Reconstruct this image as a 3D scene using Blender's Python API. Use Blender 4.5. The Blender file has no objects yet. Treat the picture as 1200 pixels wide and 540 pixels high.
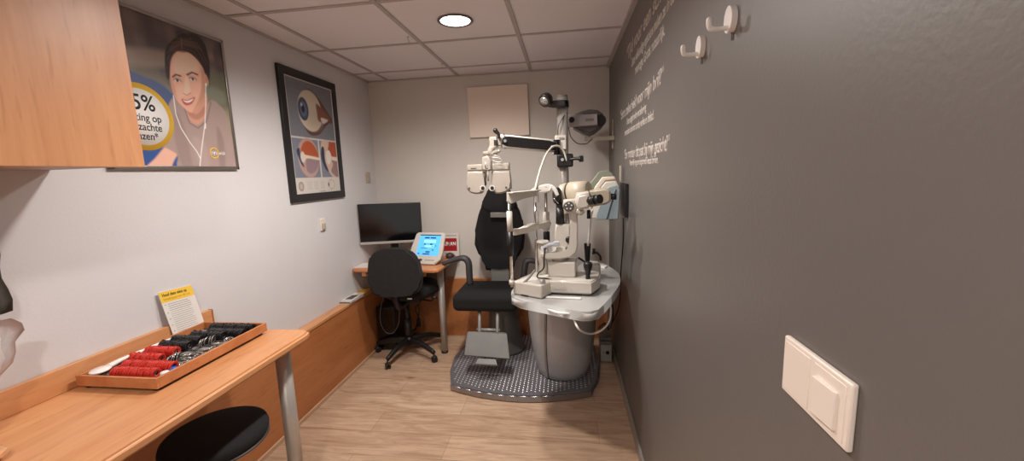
import bpy, bmesh, math, random
import numpy as np
from mathutils import Vector, Matrix
random.seed(7)
C = bpy.context.scene.collection
PI = math.pi
# ------------------------------------------------------------------ camera frame
FOC, YAW, PITCH, ROLL, CX, CH = 467.98, .1353, .1447, -.0339, -.3544, 1.4318
HC, D, W = 2.2314, 3.343, 2.0
cy_, sy_ = math.cos(YAW), math.sin(YAW); cp_, sp_ = math.cos(PITCH), math.sin(PITCH)
FW = Vector((-sy_*cp_, cy_*cp_, -sp_)); RT = Vector((cy_, sy_, 0)); UPV = RT.cross(FW)
cr_, sr_ = math.cos(ROLL), math.sin(ROLL)
CR = cr_*RT + sr_*UPV; CU = -sr_*RT + cr_*UPV
CAM = Vector((CX, 0, CH))
def at(px, py, v, ax=1):
    """point on the plane (axis ax = v) that the photo shows at px,py"""
    d = FW + CR*((px-600)/FOC) + CU*((270-py)/FOC)
    return CAM + d*((v-CAM[ax])/d[ax])
def atz(px, py, z): return at(px, py, z, 2)
def atx(px, py, x): return at(px, py, x, 0)

# ------------------------------------------------------------------ materials
MATS = {}
def lin(c):
    return tuple(((v/255)/12.92 if v/255 <= .04045 else ((v/255+.055)/1.055)**2.4) for v in c)
def mat(name, rgb, rough=.5, metal=0, var=.06, scale=12, bump=0, bscale=60, emit=None, es=1, trans=0, coat=0, alpha=1):
    if name in MATS: return MATS[name]
    m = bpy.data.materials.new(name); m.use_nodes = True; nt = m.node_tree; b = nt.nodes['Principled BSDF']
    c = lin(rgb)
    b.inputs['Roughness'].default_value = rough; b.inputs['Metallic'].default_value = metal
    tc = nt.nodes.new('ShaderNodeTexCoord'); n = nt.nodes.new('ShaderNodeTexNoise')
    n.inputs['Scale'].default_value = scale; n.inputs['Detail'].default_value = 4
    nt.links.new(tc.outputs['Object'], n.inputs['Vector'])
    r = nt.nodes.new('ShaderNodeValToRGB')
    r.color_ramp.elements[0].position = .3; r.color_ramp.elements[1].position = .7
    r.color_ramp.elements[0].color = (*[v*(1-var) for v in c], 1); r.color_ramp.elements[1].color = (*[min(1, v*(1+var)) for v in c], 1)
    nt.links.new(n.outputs['Fac'], r.inputs['Fac']); nt.links.new(r.outputs['Color'], b.inputs['Base Color'])
    if bump:
        n2 = nt.nodes.new('ShaderNodeTexNoise'); n2.inputs['Scale'].default_value = bscale; n2.inputs['Detail'].default_value = 5
        nt.links.new(tc.outputs['Object'], n2.inputs['Vector'])
        bp = nt.nodes.new('ShaderNodeBump'); bp.inputs['Strength'].default_value = bump; bp.inputs['Distance'].default_value = .002
        nt.links.new(n2.outputs['Fac'], bp.inputs['Height']); nt.links.new(bp.outputs['Normal'], b.inputs['Normal'])
    if emit: b.inputs['Emission Color'].default_value = (*lin(emit), 1); b.inputs['Emission Strength'].default_value = es
    if trans: b.inputs['Transmission Weight'].default_value = trans
    if coat: b.inputs['Coat Weight'].default_value = coat
    if alpha < 1: b.inputs['Alpha'].default_value = alpha
    MATS[name] = m; return m
def wood(name, dark, light, grain=(1, 1, 1), rough=.38, knots=0, sc=6):
    """beech veneer: grain runs along the axis with the smallest factor"""
    m = bpy.data.materials.new(name); m.use_nodes = True; nt = m.node_tree; b = nt.nodes['Principled BSDF']
    N, L = nt.nodes, nt.links
    tc = N.new('ShaderNodeTexCoord'); mp = N.new('ShaderNodeMapping'); mp.inputs['Scale'].default_value = grain
    L.new(tc.outputs['Object'], mp.inputs['Vector'])
    n = N.new('ShaderNodeTexNoise'); n.inputs['Scale'].default_value = sc; n.inputs['Detail'].default_value = 6; n.inputs['Roughness'].default_value = .62; n.inputs['Distortion'].default_value = .6
    L.new(mp.outputs['Vector'], n.inputs['Vector'])
    r = N.new('ShaderNodeValToRGB'); r.color_ramp.elements[0].position = .32; r.color_ramp.elements[1].position = .68
    r.color_ramp.elements[0].color = (*lin(dark), 1); r.color_ramp.elements[1].color = (*lin(light), 1)
    L.new(n.outputs['Fac'], r.inputs['Fac'])
    n2 = N.new('ShaderNodeTexNoise'); n2.inputs['Scale'].default_value = sc*5; n2.inputs['Detail'].default_value = 3
    L.new(mp.outputs['Vector'], n2.inputs['Vector'])
    r2 = N.new('ShaderNodeValToRGB'); r2.color_ramp.elements[0].position = .28; r2.color_ramp.elements[1].position = .42
    r2.color_ramp.elements[0].color = (.80, .72, .66, 1); r2.color_ramp.elements[1].color = (1, 1, 1, 1)
    L.new(n2.outputs['Fac'], r2.inputs['Fac'])
    mx = N.new('ShaderNodeMixRGB'); mx.blend_type = 'MULTIPLY'; mx.inputs['Fac'].default_value = .8
    L.new(r.outputs['Color'], mx.inputs['Color1']); L.new(r2.outputs['Color'], mx.inputs['Color2'])
    L.new(mx.outputs['Color'], b.inputs['Base Color']); b.inputs['Roughness'].default_value = rough
    MATS[name] = m; return m
def vcol(name, rough=.35, coat=0):
    m = bpy.data.materials.new(name); m.use_nodes = True; nt = m.node_tree; b = nt.nodes['Principled BSDF']
    a = nt.nodes.new('ShaderNodeVertexColor'); a.layer_name = 'Col'
    nt.links.new(a.outputs['Color'], b.inputs['Base Color']); b.inputs['Roughness'].default_value = rough
    if coat: b.inputs['Coat Weight'].default_value = coat; b.inputs['Coat Roughness'].default_value = .15
    MATS[name] = m; return m

# ------------------------------------------------------------------ mesh builder
class MB:
    def __init__(s): s.b = bmesh.new(); s.mi = 0; s.mats = []
    def use(s, i): s.mi = i; return s
    def _fin(s, verts, M=None, bevel=0, seg=2, smooth=False):
        verts = list(verts)
        if M is not None: bmesh.ops.transform(s.b, matrix=M, verts=verts)
        fs = set(f for v in verts for f in v.link_faces)
        for f in fs: f.material_index = s.mi; f.smooth = smooth
        if bevel:
            es = [e for e in set(e for v in verts for e in v.link_edges) if len(e.link_faces) == 2 and e.calc_face_angle(0) > .5]
            if es:
                r = bmesh.ops.bevel(s.b, geom=es, offset=bevel, segments=seg, profile=.5, affect='EDGES', clamp_overlap=True)
                for f in r['faces']: f.material_index = s.mi; f.smooth = True
    def box(s, c, size, rz=0, M=None, bevel=0, seg=2, rot=None):
        r = bmesh.ops.create_cube(s.b, size=1)
        T = Matrix.Translation(c)
        if rot is not None: T = T @ rot
        if rz: T = T @ Matrix.Rotation(rz, 4, 'Z')
        T = T @ Matrix.Diagonal((*size, 1))
        if M is not None: T = M @ T
        s._fin(r['verts'], T, bevel, seg); return s
    def cyl(s, p0, p1, r0, r1=None, n=24, bevel=0):
        p0, p1 = Vector(p0), Vector(p1); r1 = r0 if r1 is None else r1; d = p1-p0
        r = bmesh.ops.create_cone(s.b, cap_ends=True, segments=n, radius1=r0, radius2=r1, depth=d.length)
        vs = r['verts']
        T = Matrix.Translation((p0+p1)/2) @ d.to_track_quat('Z', 'Y').to_matrix().to_4x4()
        bmesh.ops.transform(s.b, matrix=T, verts=vs)
        for f in set(f for v in vs for f in v.link_faces): f.material_index = s.mi; f.smooth = len(f.verts) == 4
        if bevel:
            es = [e for e in set(e for v in vs for e in v.link_edges) if len(e.link_faces) == 2 and e.calc_face_angle(0) > .8]
            q = bmesh.ops.bevel(s.b, geom=es, offset=bevel, segments=2, affect='EDGES', clamp_overlap=True)
            for f in q['faces']: f.material_index = s.mi; f.smooth = True
        return s
    def sph(s, c, r, sc=(1, 1, 1), rot=None, n=20):
        q = bmesh.ops.create_uvsphere(s.b, u_segments=n, v_segments=max(6, n//2), radius=r)
        T = Matrix.Translation(c)
        if rot is not None: T = T @ rot
        T = T @ Matrix.Diagonal((*sc, 1)); s._fin(q['verts'], T, smooth=True); return s
    def tube(s, pts, r, n=10, sub=6, sx=1, closed=False, up=None):
        """smooth tube through pts; r may be a list; sx flattens"""
        P = [Vector(p) for p in pts]; R = r if isinstance(r, (list, tuple)) else [r]*len(P)
        Q, RR = [], []
        if sub > 1 and len(P) > 2:
            m = len(P)
            for i in range(m if closed else m-1):
                a = P[(i-1) % m] if closed or i > 0 else P[0]*2-P[1]; b_ = P[i]; c = P[(i+1) % m]
                d = P[(i+2) % m] if closed or i+2 < m else P[-1]*2-P[-2]
                for k in range(sub):
                    t = k/sub
                    Q.append(.5*((2*b_)+(-a+c)*t+(2*a-5*b_+4*c-d)*t*t+(-a+3*b_-3*c+d)*t**3)); RR.append(R[i]*(1-t)+R[(i+1) % m]*t)
            if not closed: Q.append(P[-1]); RR.append(R[-1])
        else: Q, RR = P, R
        rings = []; nrm = None
        for i, p in enumerate(Q):
            if closed: t = Q[(i+1) % len(Q)]-Q[i-1]
            else: t = Q[min(i+1, len(Q)-1)]-Q[max(i-1, 0)]
            t.normalize()
            if nrm is None:
                u0 = Vector(up) if up is not None else (Vector((0, 0, 1)) if abs(t.z) < .9 else Vector((1, 0, 0)))
                nrm = (u0-t*u0.dot(t)).normalized()
            else: nrm = (nrm-t*nrm.dot(t)).normalized()
            bn = t.cross(nrm)
            rings.append([s.b.verts.new(p+RR[i]*(math.cos(2*PI*k/n)*nrm+sx*math.sin(2*PI*k/n)*bn)) for k in range(n)])
        m = len(rings)
        for i in range(m if closed else m-1):
            A, B = rings[i], rings[(i+1) % m]
            for k in range(n):
                f = s.b.faces.new((A[k], A[(k+1) % n], B[(k+1) % n], B[k])); f.smooth = True; f.material_index = s.mi
        if not closed:
            for g in (rings[0][::-1], rings[-1]):
                f = s.b.faces.new(g); f.material_index = s.mi
        return s
    def lathe(s, prof, M=None, n=32, sx=1, sy=1):
        """prof: (r, z) from bottom to top; closes on r=0 ends"""
        M = M or Matrix.Identity(4); rings = []; closed = prof[0] == prof[-1]
        for r, z in (prof[:-1] if closed else prof):
            if r < 1e-6: rings.append([s.b.verts.new(M @ Vector((0, 0, z)))])
            else: rings.append([s.b.verts.new(M @ Vector((r*sx*math.cos(2*PI*k/n), r*sy*math.sin(2*PI*k/n), z))) for k in range(n)])
        for A, B in zip(rings, rings[1:]+rings[:1] if closed else rings[1:]):
            for k in range(n):
                a = (A[k % len(A)], A[(k+1) % n % len(A)], B[(k+1) % n % len(B)], B[k % len(B)])
                a = list(dict.fromkeys(a))
                if len(a) > 2:
                    f = s.b.faces.new(a); f.smooth = True; f.material_index = s.mi
        for g in (() if closed else (rings[0][::-1], rings[-1])):
            if len(g) > 2:
                f = s.b.faces.new(g); f.material_index = s.mi
        return s
    def prism(s, pts, off, bevel=0, seg=2, smooth=0):
        """3-D polygon pts swept by vector off"""
        P = [Vector(p) for p in pts]
        if smooth:
            m = len(P); Q = []
            for i in range(m):
                a, b_, c, d = P[i-1], P[i], P[(i+1) % m], P[(i+2) % m]
                for k in range(smooth):
                    t = k/smooth; Q.append(.5*((2*b_)+(-a+c)*t+(2*a-5*b_+4*c-d)*t*t+(-a+3*b_-3*c+d)*t**3))
            P = Q
        off = Vector(off)
        A = [s.b.verts.new(p) for p in P]; B = [s.b.verts.new(p+off) for p in P]
        fs = [s.b.faces.new(A[::-1]), s.b.faces.new(B)]; m = len(P)
        for i in range(m):
            f = s.b.faces.new((A[i], A[(i+1) % m], B[(i+1) % m], B[i])); f.smooth = bool(smooth); fs.append(f)
        for f in fs: f.material_index = s.mi
        if bevel:
            es = [e for f in fs[:2] for e in f.edges]
            q = bmesh.ops.bevel(s.b, geom=es, offset=bevel, segments=seg, affect='EDGES', clamp_overlap=True)
            for f in q['faces']: f.material_index = s.mi; f.smooth = True
        return s
    def build(s, name, m, parent=None, base=None):
        bmesh.ops.recalc_face_normals(s.b, faces=s.b.faces)
        me = bpy.data.meshes.new(name)
        if parent is not None:
            o_ = Vector((0, 0, 0)); p = parent
            while p: o_ += p.location; p = p.parent
        elif base is not None: o_ = Vector(base)
        else:
            vs = [v.co for v in s.b.verts]; lo = [min(v[i] for v in vs) for i in range(3)]; hi = [max(v[i] for v in vs) for i in range(3)]
            o_ = Vector(((lo[0]+hi[0])/2, (lo[1]+hi[1])/2, lo[2]))
        bmesh.ops.translate(s.b, vec=-o_, verts=s.b.verts)
        s.b.to_mesh(me); s.b.free()
        for x in (m if isinstance(m, (list, tuple)) else [m]): me.materials.append(x)
        o = bpy.data.objects.new(name, me); C.objects.link(o)
        if parent is not None: o.parent = parent
        else: o.location = o_
        return o
def tag(o, label=None, cat=None, group=None, kind=None):
    if label: o['label'] = label
    if cat: o['category'] = cat
    if group: o['group'] = group
    if kind: o['kind'] = kind
    return o
def thing(name, loc, label, cat, group=None):
    o = bpy.data.objects.new(name, None); o.empty_display_size = .05; C.objects.link(o); o.location = loc
    return tag(o, label, cat, group)
def struct(name, mb, m, parent=None): return tag(mb.build(name, m, parent), kind='structure')
def copy_tree(o, parent=None):
    c = o.copy(); C.objects.link(c); c.parent = parent
    for ch in list(o.children): copy_tree(ch, c)
    return c
def text_mesh(body, width=None, height=None, shear=0, bold=0, align='LEFT', ext=.0004):
    cu = bpy.data.curves.new('t', 'FONT'); cu.body = body; cu.shear = shear; cu.offset = bold; cu.align_x = 'LEFT'; cu.size = 1
    ob = bpy.data.objects.new('t', cu); C.objects.link(ob); bpy.context.view_layer.update()
    me = bpy.data.meshes.new_from_object(ob.evaluated_get(bpy.context.evaluated_depsgraph_get()))
    bpy.data.objects.remove(ob)
    co = np.array([v.co[:] for v in me.vertices]); x0, x1 = co[:, 0].min(), co[:, 0].max()
    w = x1-x0; sx = width/w if width else height
    sy = height if height else sx
    for v in me.vertices:
        x = (v.co.x-x0)*sx
        if align == 'CENTER': x -= w*sx/2
        v.co = (x, v.co.y*sy, 0)
    return me
def add_text(name, body, M, m, width=None, height=None, shear=0, bold=0, align='LEFT', parent=None, thick=.0006):
    me = text_mesh(body, width, height, shear, bold, align)
    bm = bmesh.new(); bm.from_mesh(me)
    bmesh.ops.solidify(bm, geom=bm.faces[:], thickness=thick)
    bmesh.ops.transform(bm, matrix=M, verts=bm.verts)
    s = MB(); s.b.free(); s.b = bm
    for f in bm.faces: f.material_index = 0
    return s.build(name, m, parent)
def frame_m(o, xa, ya):
    xa, ya = Vector(xa).normalized(), Vector(ya).normalized(); za = xa.cross(ya)
    return Matrix.Translation(o) @ Matrix((xa, ya, za)).transposed().to_4x4()

# ------------------------------------------------------------------ palette
WHITE_WALL = mat('matte_white_wall_paint', (216, 213, 214), .75, var=.015, scale=3, bump=.25, bscale=90)
BACK_WALL = mat('matte_offwhite_wall_paint', (214, 207, 199), .8, var=.015, scale=3, bump=.2, bscale=90)
GREY_WALL = mat('taupe_grey_wall_paint', (104, 99, 95), .42, var=.02, scale=3, bump=.2, bscale=110)
CEIL = mat('mineral_ceiling_tile', (232, 226, 228), .9, var=.03, scale=160, bump=.3, bscale=300)
CEILBAR = mat('ceiling_grid_bar', (184, 174, 172), .6)
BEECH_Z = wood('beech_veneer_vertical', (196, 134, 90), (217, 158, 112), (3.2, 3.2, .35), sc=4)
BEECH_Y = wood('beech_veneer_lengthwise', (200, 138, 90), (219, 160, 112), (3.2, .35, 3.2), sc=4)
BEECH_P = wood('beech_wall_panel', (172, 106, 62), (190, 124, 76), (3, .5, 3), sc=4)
BEECH_X = wood('beech_veneer_crosswise', (196, 128, 82), (214, 150, 104), (.35, 3.2, 3.2), sc=4)
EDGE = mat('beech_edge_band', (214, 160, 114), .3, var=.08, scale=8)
ALU = mat('brushed_aluminium', (168, 162, 156), .33, 1, var=.05, scale=30)
CHROME = mat('chrome', (200, 198, 196), .12, 1, var=.02)
STEEL = mat('satin_steel', (190, 184, 177), .32, .45, var=.04)
GREYM = mat('grey_painted_metal', (136, 134, 130), .45, .2, var=.03)
DGREY = mat('dark_grey_plastic', (62, 60, 60), .45, var=.05)
BLACK = mat('black_plastic', (22, 21, 22), .4, var=.1)
BLACKF = mat('black_fabric', (17, 17, 18), .9, var=.2, scale=80, bump=.6, bscale=400)
CHAIRF = mat('charcoal_fabric', (30, 29, 30), .85, var=.2, scale=60, bump=.6, bscale=400)
CREAM = mat('cream_enamel', (206, 200, 190), .32, var=.02, coat=.3)
WHITEP = mat('white_plastic', (242, 238, 234), .3, var=.02)
IVORY = mat('ivory_enamel', (186, 176, 156), .4, var=.02)
SHELL = mat('silver_grey_shell', (172, 172, 174), .42, .15, var=.03, coat=.2)
PLAT = mat('platform_grey_steel', (104, 102, 107), .5, .1, var=.06)
STUD = mat('worn_stud_tops', (214, 212, 212), .35, .6)
TABLE = mat('pale_grey_table', (178, 178, 176), .3, var=.04, scale=6, coat=.3)
GLASS = mat('clear_glass', (235, 240, 240), .05, var=.01, trans=1)

# ------------------------------------------------------------------ room shell
Y0 = -1.7
m = MB(); m.box((-W/2, (Y0+D)/2, -.05), (W+.4, D-Y0+.4, .1))
FL = bpy.data.materials.new('oak_laminate_floor'); FL.use_nodes = True
nt = FL.node_tree; N, L = nt.nodes, nt.links; b = N['Principled BSDF']
tc = N.new('ShaderNodeTexCoord'); br = N.new('ShaderNodeTexBrick'); L.new(tc.outputs['Object'], br.inputs['Vector'])
br.offset = .37; br.inputs['Scale'].default_value = 1; br.inputs['Brick Width'].default_value = 1.28; br.inputs['Row Height'].default_value = .19
br.inputs['Mortar Size'].default_value = .0012; br.inputs['Mortar Smooth'].default_value = .2
br.inputs['Color1'].default_value = (*lin((205, 176, 150)), 1); br.inputs['Color2'].default_value = (*lin((190, 160, 134)), 1); br.inputs['Mortar'].default_value = (*lin((150, 118, 92)), 1)
mp = N.new('ShaderNodeMapping'); mp.inputs['Scale'].default_value = (1.1, 9, 1); L.new(tc.outputs['Object'], mp.inputs['Vector'])
n1 = N.new('ShaderNodeTexNoise'); n1.inputs['Scale'].default_value = 2.5; n1.inputs['Detail'].default_value = 8; n1.inputs['Roughness'].default_value = .65; n1.inputs['Distortion'].default_value = 1.2
L.new(mp.outputs['Vector'], n1.inputs['Vector'])
r1 = N.new('ShaderNodeValToRGB'); r1.color_ramp.elements[0].position = .33; r1.color_ramp.elements[0].color = (.66, .58, .52, 1); r1.color_ramp.elements[1].position = .62; r1.color_ramp.elements[1].color = (1.06, 1.05, 1.04, 1)
L.new(n1.outputs['Fac'], r1.inputs['Fac'])
mx = N.new('ShaderNodeMixRGB'); mx.blend_type = 'MULTIPLY'; mx.inputs['Fac'].default_value = 1
L.new(br.outputs['Color'], mx.inputs['Color1']); L.new(r1.outputs['Color'], mx.inputs['Color2'])
mp2 = N.new('ShaderNodeMapping'); mp2.inputs['Scale'].default_value = (2.6, 6.5, 1); L.new(tc.outputs['Object'], mp2.inputs['Vector'])
vo = N.new('ShaderNodeTexVoronoi'); vo.inputs['Scale'].default_value = 1; L.new(mp2.outputs['Vector'], vo.inputs['Vector'])
rv = N.new('ShaderNodeValToRGB'); rv.color_ramp.elements[0].position = .04; rv.color_ramp.elements[0].color = (.50, .38, .30, 1); rv.color_ramp.elements[1].position = .13; rv.color_ramp.elements[1].color = (1, 1, 1, 1)
L.new(vo.outputs['Distance'], rv.inputs['Fac'])
mx2 = N.new('ShaderNodeMixRGB'); mx2.blend_type = 'MULTIPLY'; mx2.inputs['Fac'].default_value = .8
L.new(mx.outputs['Color'], mx2.inputs['Color1']); L.new(rv.outputs['Color'], mx2.inputs['Color2'])
L.new(mx2.outputs['Color'], b.inputs['Base Color']); b.inputs['Roughness'].default_value = .42
struct('floor', m, FL)
m = MB(); m.box((-W/2, (Y0+D)/2, HC+.05), (W+.4, D-Y0+.4, .1)); struct('ceiling', m, CEIL)
m = MB(); m.box((-W-.1, (Y0+D)/2, HC/2), (.2, D-Y0+.4, HC+.1)); struct('wall_left', m, WHITE_WALL)
m = MB(); m.box((.1, (Y0+D)/2, HC/2), (.2, D-Y0+.4, HC+.1)); struct('wall_right', m, GREY_WALL)
m = MB(); m.box((-W/2, D+.1, HC/2), (W, .2, HC+.1)); struct('wall_back', m, BACK_WALL)
m = MB(); m.box((-1.85, Y0-.05, HC/2), (.3, .1, HC+.1)); m.box((-.1, Y0-.05, HC/2), (.2, .1, HC+.1)); m.box((-.95, Y0-.05, HC-.03), (1.5, .1, .16)); struct('wall_front', m, WHITE_WALL)
m = MB(); m.box((-1.69, Y0-.04, 1.04), (.03, .14, 2.08)); m.box((-.21, Y0-.04, 1.04), (.03, .14, 2.08)); m.box((-.95, Y0-.04, 2.06), (1.45, .14, .03)); struct('added_doorway', m, CEILBAR)  # unseen doorway, added so the fill light can enter from behind the viewer
la = bpy.data.lights.new('added_fill_light', 'AREA'); la.shape = 'RECTANGLE'; la.size = 1.4; la.size_y = 1.9; la.energy = 6; la.color = (1, .96, .93)  # added fill lamp that brightens ceiling and back wall, no known corridor lamp
lo_ = bpy.data.objects.new('added_fill_light', la); C.objects.link(lo_); lo_.location = (-.95, Y0-.12, 1.1); lo_.rotation_euler = (PI/2, 0, 0)
m = MB(); m.box((-.006, (Y0+D)/2, .03), (.012, D-Y0, .06), bevel=.002); struct('baseboard_right', m, mat('grey_white_baseboard', (150, 142, 134), .5))
m = MB(); m.box((-1.9245, (Y0+D)/2, .012), (.012, D-Y0, .024), bevel=.002); struct('baseboard_left', m, mat('pale_beech_floor_strip', (196, 160, 128), .5))
# ceiling grid: bars 24 mm wide, 5 mm proud
GX, GY = -.6139, 3.081
m = MB()
for i in range(4):
    x = GX-.6*i
    if x > -W: m.box((x, (Y0+D)/2, HC-.003), (.024, D-Y0, .006), bevel=.001, seg=1)
for k in range(9):
    y = GY-.6*k
    if y > Y0: m.box((-W/2, y, HC-.0025), (W, .024, .005), bevel=.001, seg=1)
struct('trim_1', m, CEILBAR)
m = MB(); m.box((-.012, (Y0+D)/2, HC-.008), (.024, D-Y0, .016)); m.box((-W+.01, (Y0+D)/2, HC-.004), (.02, D-Y0, .008)); m.box((-W/2, D-.01, HC-.004), (W, .02, .008))
struct('trim_2', m, CEILBAR)
# wooden boxed-in ledge along the left wall and the panel low on the back wall
PH = .52
def panel(name, lo, hi, mt, label):
    t = thing(name, ((lo[0]+hi[0])/2, (lo[1]+hi[1])/2, 0), label, 'wall panel'); return t
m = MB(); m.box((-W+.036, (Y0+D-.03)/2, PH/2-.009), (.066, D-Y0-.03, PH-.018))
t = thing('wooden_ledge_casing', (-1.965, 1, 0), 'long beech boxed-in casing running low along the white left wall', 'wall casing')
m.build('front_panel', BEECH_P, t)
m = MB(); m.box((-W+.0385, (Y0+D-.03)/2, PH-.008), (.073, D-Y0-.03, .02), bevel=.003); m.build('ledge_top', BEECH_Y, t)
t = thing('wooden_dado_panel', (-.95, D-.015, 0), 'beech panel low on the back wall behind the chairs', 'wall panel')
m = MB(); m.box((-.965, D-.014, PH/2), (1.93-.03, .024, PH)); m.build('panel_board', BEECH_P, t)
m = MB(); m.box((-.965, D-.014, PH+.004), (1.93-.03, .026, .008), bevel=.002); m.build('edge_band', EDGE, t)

# ------------------------------------------------------------------ lights
def downlight(x, y, visible, label, e, spot=166, blend=.7, col=(1, .943, .895)):
    t = thing('recessed_downlight', (x, y, HC), label, 'ceiling light', 'recessed downlights')
    m = MB(); Mx = Matrix.Translation((x, y, HC))
    m.lathe([(.078, -.001), (.092, -.002), (.094, -.006), (.086, -.010), (.080, -.008), (.077, -.001)], Mx, 48); m.build('trim_ring', mat('dull_metal_ring', (120, 110, 104), .4, .6), t)
    m = MB(); m.lathe([(0, -.0035), (.078, -.0035), (.078, -.0015), (0, -.0015)], Mx, 48)
    m.build('diffuser', mat('lit_diffuser', (255, 250, 240), .4, emit=(255, 246, 236), es=9), t)
    l = bpy.data.lights.new('downlight_beam', 'SPOT'); l.energy = e; l.spot_size = math.radians(spot); l.spot_blend = blend; l.shadow_soft_size = .06; l.color = col
    o = bpy.data.objects.new('downlight_beam', l); C.objects.link(o); o.location = (x, y, HC-.02)
    return t
LX = -.914
downlight(LX, 2.18, 1, 'round lit downlight in the ceiling tile above the middle of the room', 56)
downlight(LX, 1.58, 0, 'round downlight in the ceiling nearer than the lit one in view', 76)
downlight(LX, -.22, 0, 'round downlight in the ceiling just behind the viewer', 66)
downlight(LX, -1.1, 0, 'round downlight in the ceiling at the added doorway end', 36)
for i, (px, py, lab) in enumerate([(478, 46, 'tiny metal clip hanging from the ceiling grid, nearer one'), (518, 78, 'tiny metal clip hanging from the ceiling grid, close to the back wall')]):
    p = atz(px, py-3, HC-.006); m = MB(); m.box(p+Vector((0, 0, -.001)), (.014, .006, .003)); m.tube([p, p+Vector((0, 0, -.016)), p+Vector((.006, 0, -.026)), p+Vector((.001, 0, -.032))], .0018, 6)
    tag(m.build('ceiling_clip', STEEL), lab, 'clip', 'clips on the ceiling grid')

# ------------------------------------------------------------------ wall lettering (right wall)
LET = mat('pale_grey_vinyl_letters', (196, 187, 178), .5)
def wall_text(body, ys, ye, z, h, label, shear=0, bold=.0):
    h *= 1.08; bold += .012
    M_ = frame_m((-.0002, ys, z), (0, -1, 0), (0, 0, 1))
    o = add_text('wall_lettering', body, M_, LET, width=ys-ye, height=h, shear=shear, bold=bold)
    return tag(o, label, 'lettering', 'vinyl lettering on the grey wall')
wall_text('“Tijd voor een schone bril?', 2.44, 1.22, 2.03, .088, 'top and largest line of slanted white lettering on the grey wall', .15, .006)
wall_text('Onze vakkundige opticiens maken ze in de', 2.27, 1.43, 1.957, .058, 'second line of white lettering, just under the top heading', 0, .004)
wall_text('montage. Gratis natuurlijk.', 2.15, 1.545, 1.892, .058, 'third line of white lettering, ending in natuurlijk', 0, .004)
wall_text('“Extra zekerheid voor mijn bril?”', 2.69, 1.55, 1.735, .075, 'middle heading line of white lettering ending in bril', .1, .006)
wall_text('Onze uitgebreide verzekering', 2.42, 1.86, 1.677, .05, 'small white lettering line directly under the middle heading', 0, .004)
wall_text('is verzekerd ook voor schade, verlies en diefstal.', 2.50, 1.70, 1.622, .05, 'second small white lettering line under the middle heading', 0, .004)
wall_text('“Een montuur dat past bij mijn gezicht?”', 2.50, 1.445, 1.487, .072, 'lowest heading line of white lettering, ending in gezicht', .1, .006)
wall_text('Natuurlijk nog een uitgebreide keuze binnen.', 2.30, 1.61, 1.447, .042, 'smallest white lettering line at the bottom of the wall text', 0, .004)

# ------------------------------------------------------------------ coat hooks and light switch (right wall)
def hook(y, z, label):
    t = thing('coat_hook', (0, y, z-.03), label, 'coat hook', 'white coat hooks')
    Mx = Matrix.Translation((0, y, z)) @ Matrix.Rotation(-PI/2, 4, 'Y')
    m = MB(); m.prism([(.0008, y+.0215*math.cos(k*PI/24), z+.0265*math.sin(k*PI/24)) for k in range(48)], (-.0127, 0, 0), bevel=.0018, seg=2); m.build('plate', WHITEP, t)
    m = MB(); a = (-.010, y, z-.016)
    m.tube([a, (-.024, y, z-.0175), (-.038, y-.001, z-.0175), (-.0465, y-.001, z-.0145), (-.049, y-.001, z-.005), (-.049, y-.001, z+.003)], [.0052, .0050, .0050, .0055, .0056, .0054], 14, up=(0, 1, 0))
    m.sph((-.049, y-.001, z+.003), .0054, n=14); m.build('peg', WHITEP, t)
    m = MB(); m.box((-.003, y, z-.034), (.002, .006, .016), bevel=.0008); m.build('pull_tab', mat('clear_grey_tab', (86, 80, 76), .3), t)
hook(.945, 1.733, 'larger white plastic coat hook, the one nearer on the grey wall')
hook(1.135, 1.733, 'white plastic coat hook further along the grey wall, beside the wall text')
t = thing('light_switch', (0, .583, 1.07), 'white double light switch plate on the grey wall', 'light switch')
sm = mat('switch_cream', (232, 220, 208), .35, var=.01)
m = MB(); m.box((-.0045, .583, 1.114), (.009, .154, .092), bevel=.003, seg=3); m.build('frame', sm, t)
m = MB(); m.box((-.0085, .6215, 1.114), (.003, .0655, .078), bevel=.0007); m.build('blank_plate', sm, t)
m = MB(); m.box((-.0085, .5470, 1.114), (.003, .0655, .078), bevel=.0007); m.build('switch_insert', sm, t)
m = MB(); m.box((-.0115, .5505, 1.110), (.007, .046, .054), bevel=.0013, rot=Matrix.Rotation(.06, 4, 'Z')); m.build('rocker', sm, t)

# ------------------------------------------------------------------ left wall: switches
t = thing('wall_socket', (-W, 2.505, 1.08), 'small white wall switch on the left wall beneath the eye chart', 'switch')
m = MB(); m.box((-W+.006, 2.505, 1.123), (.012, .055, .082), bevel=.003); m.build('housing', sm, t)
m = MB(); m.box((-W+.018, 2.500, 1.112), (.014, .03, .042), bevel=.004); m.build('knob', IVORY, t)
m = MB(); m.box((-W+.006, 3.2, 1.43), (.012, .06, .085), bevel=.003); m.box((-W+.013, 3.2, 1.432), (.004, .045, .066), bevel=.001)
tag(m.build('wall_plate', mat('yellowed_plate', (182, 168, 146), .4)), 'small yellowed blank plate on the left wall close to the back corner', 'wall plate')

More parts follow.
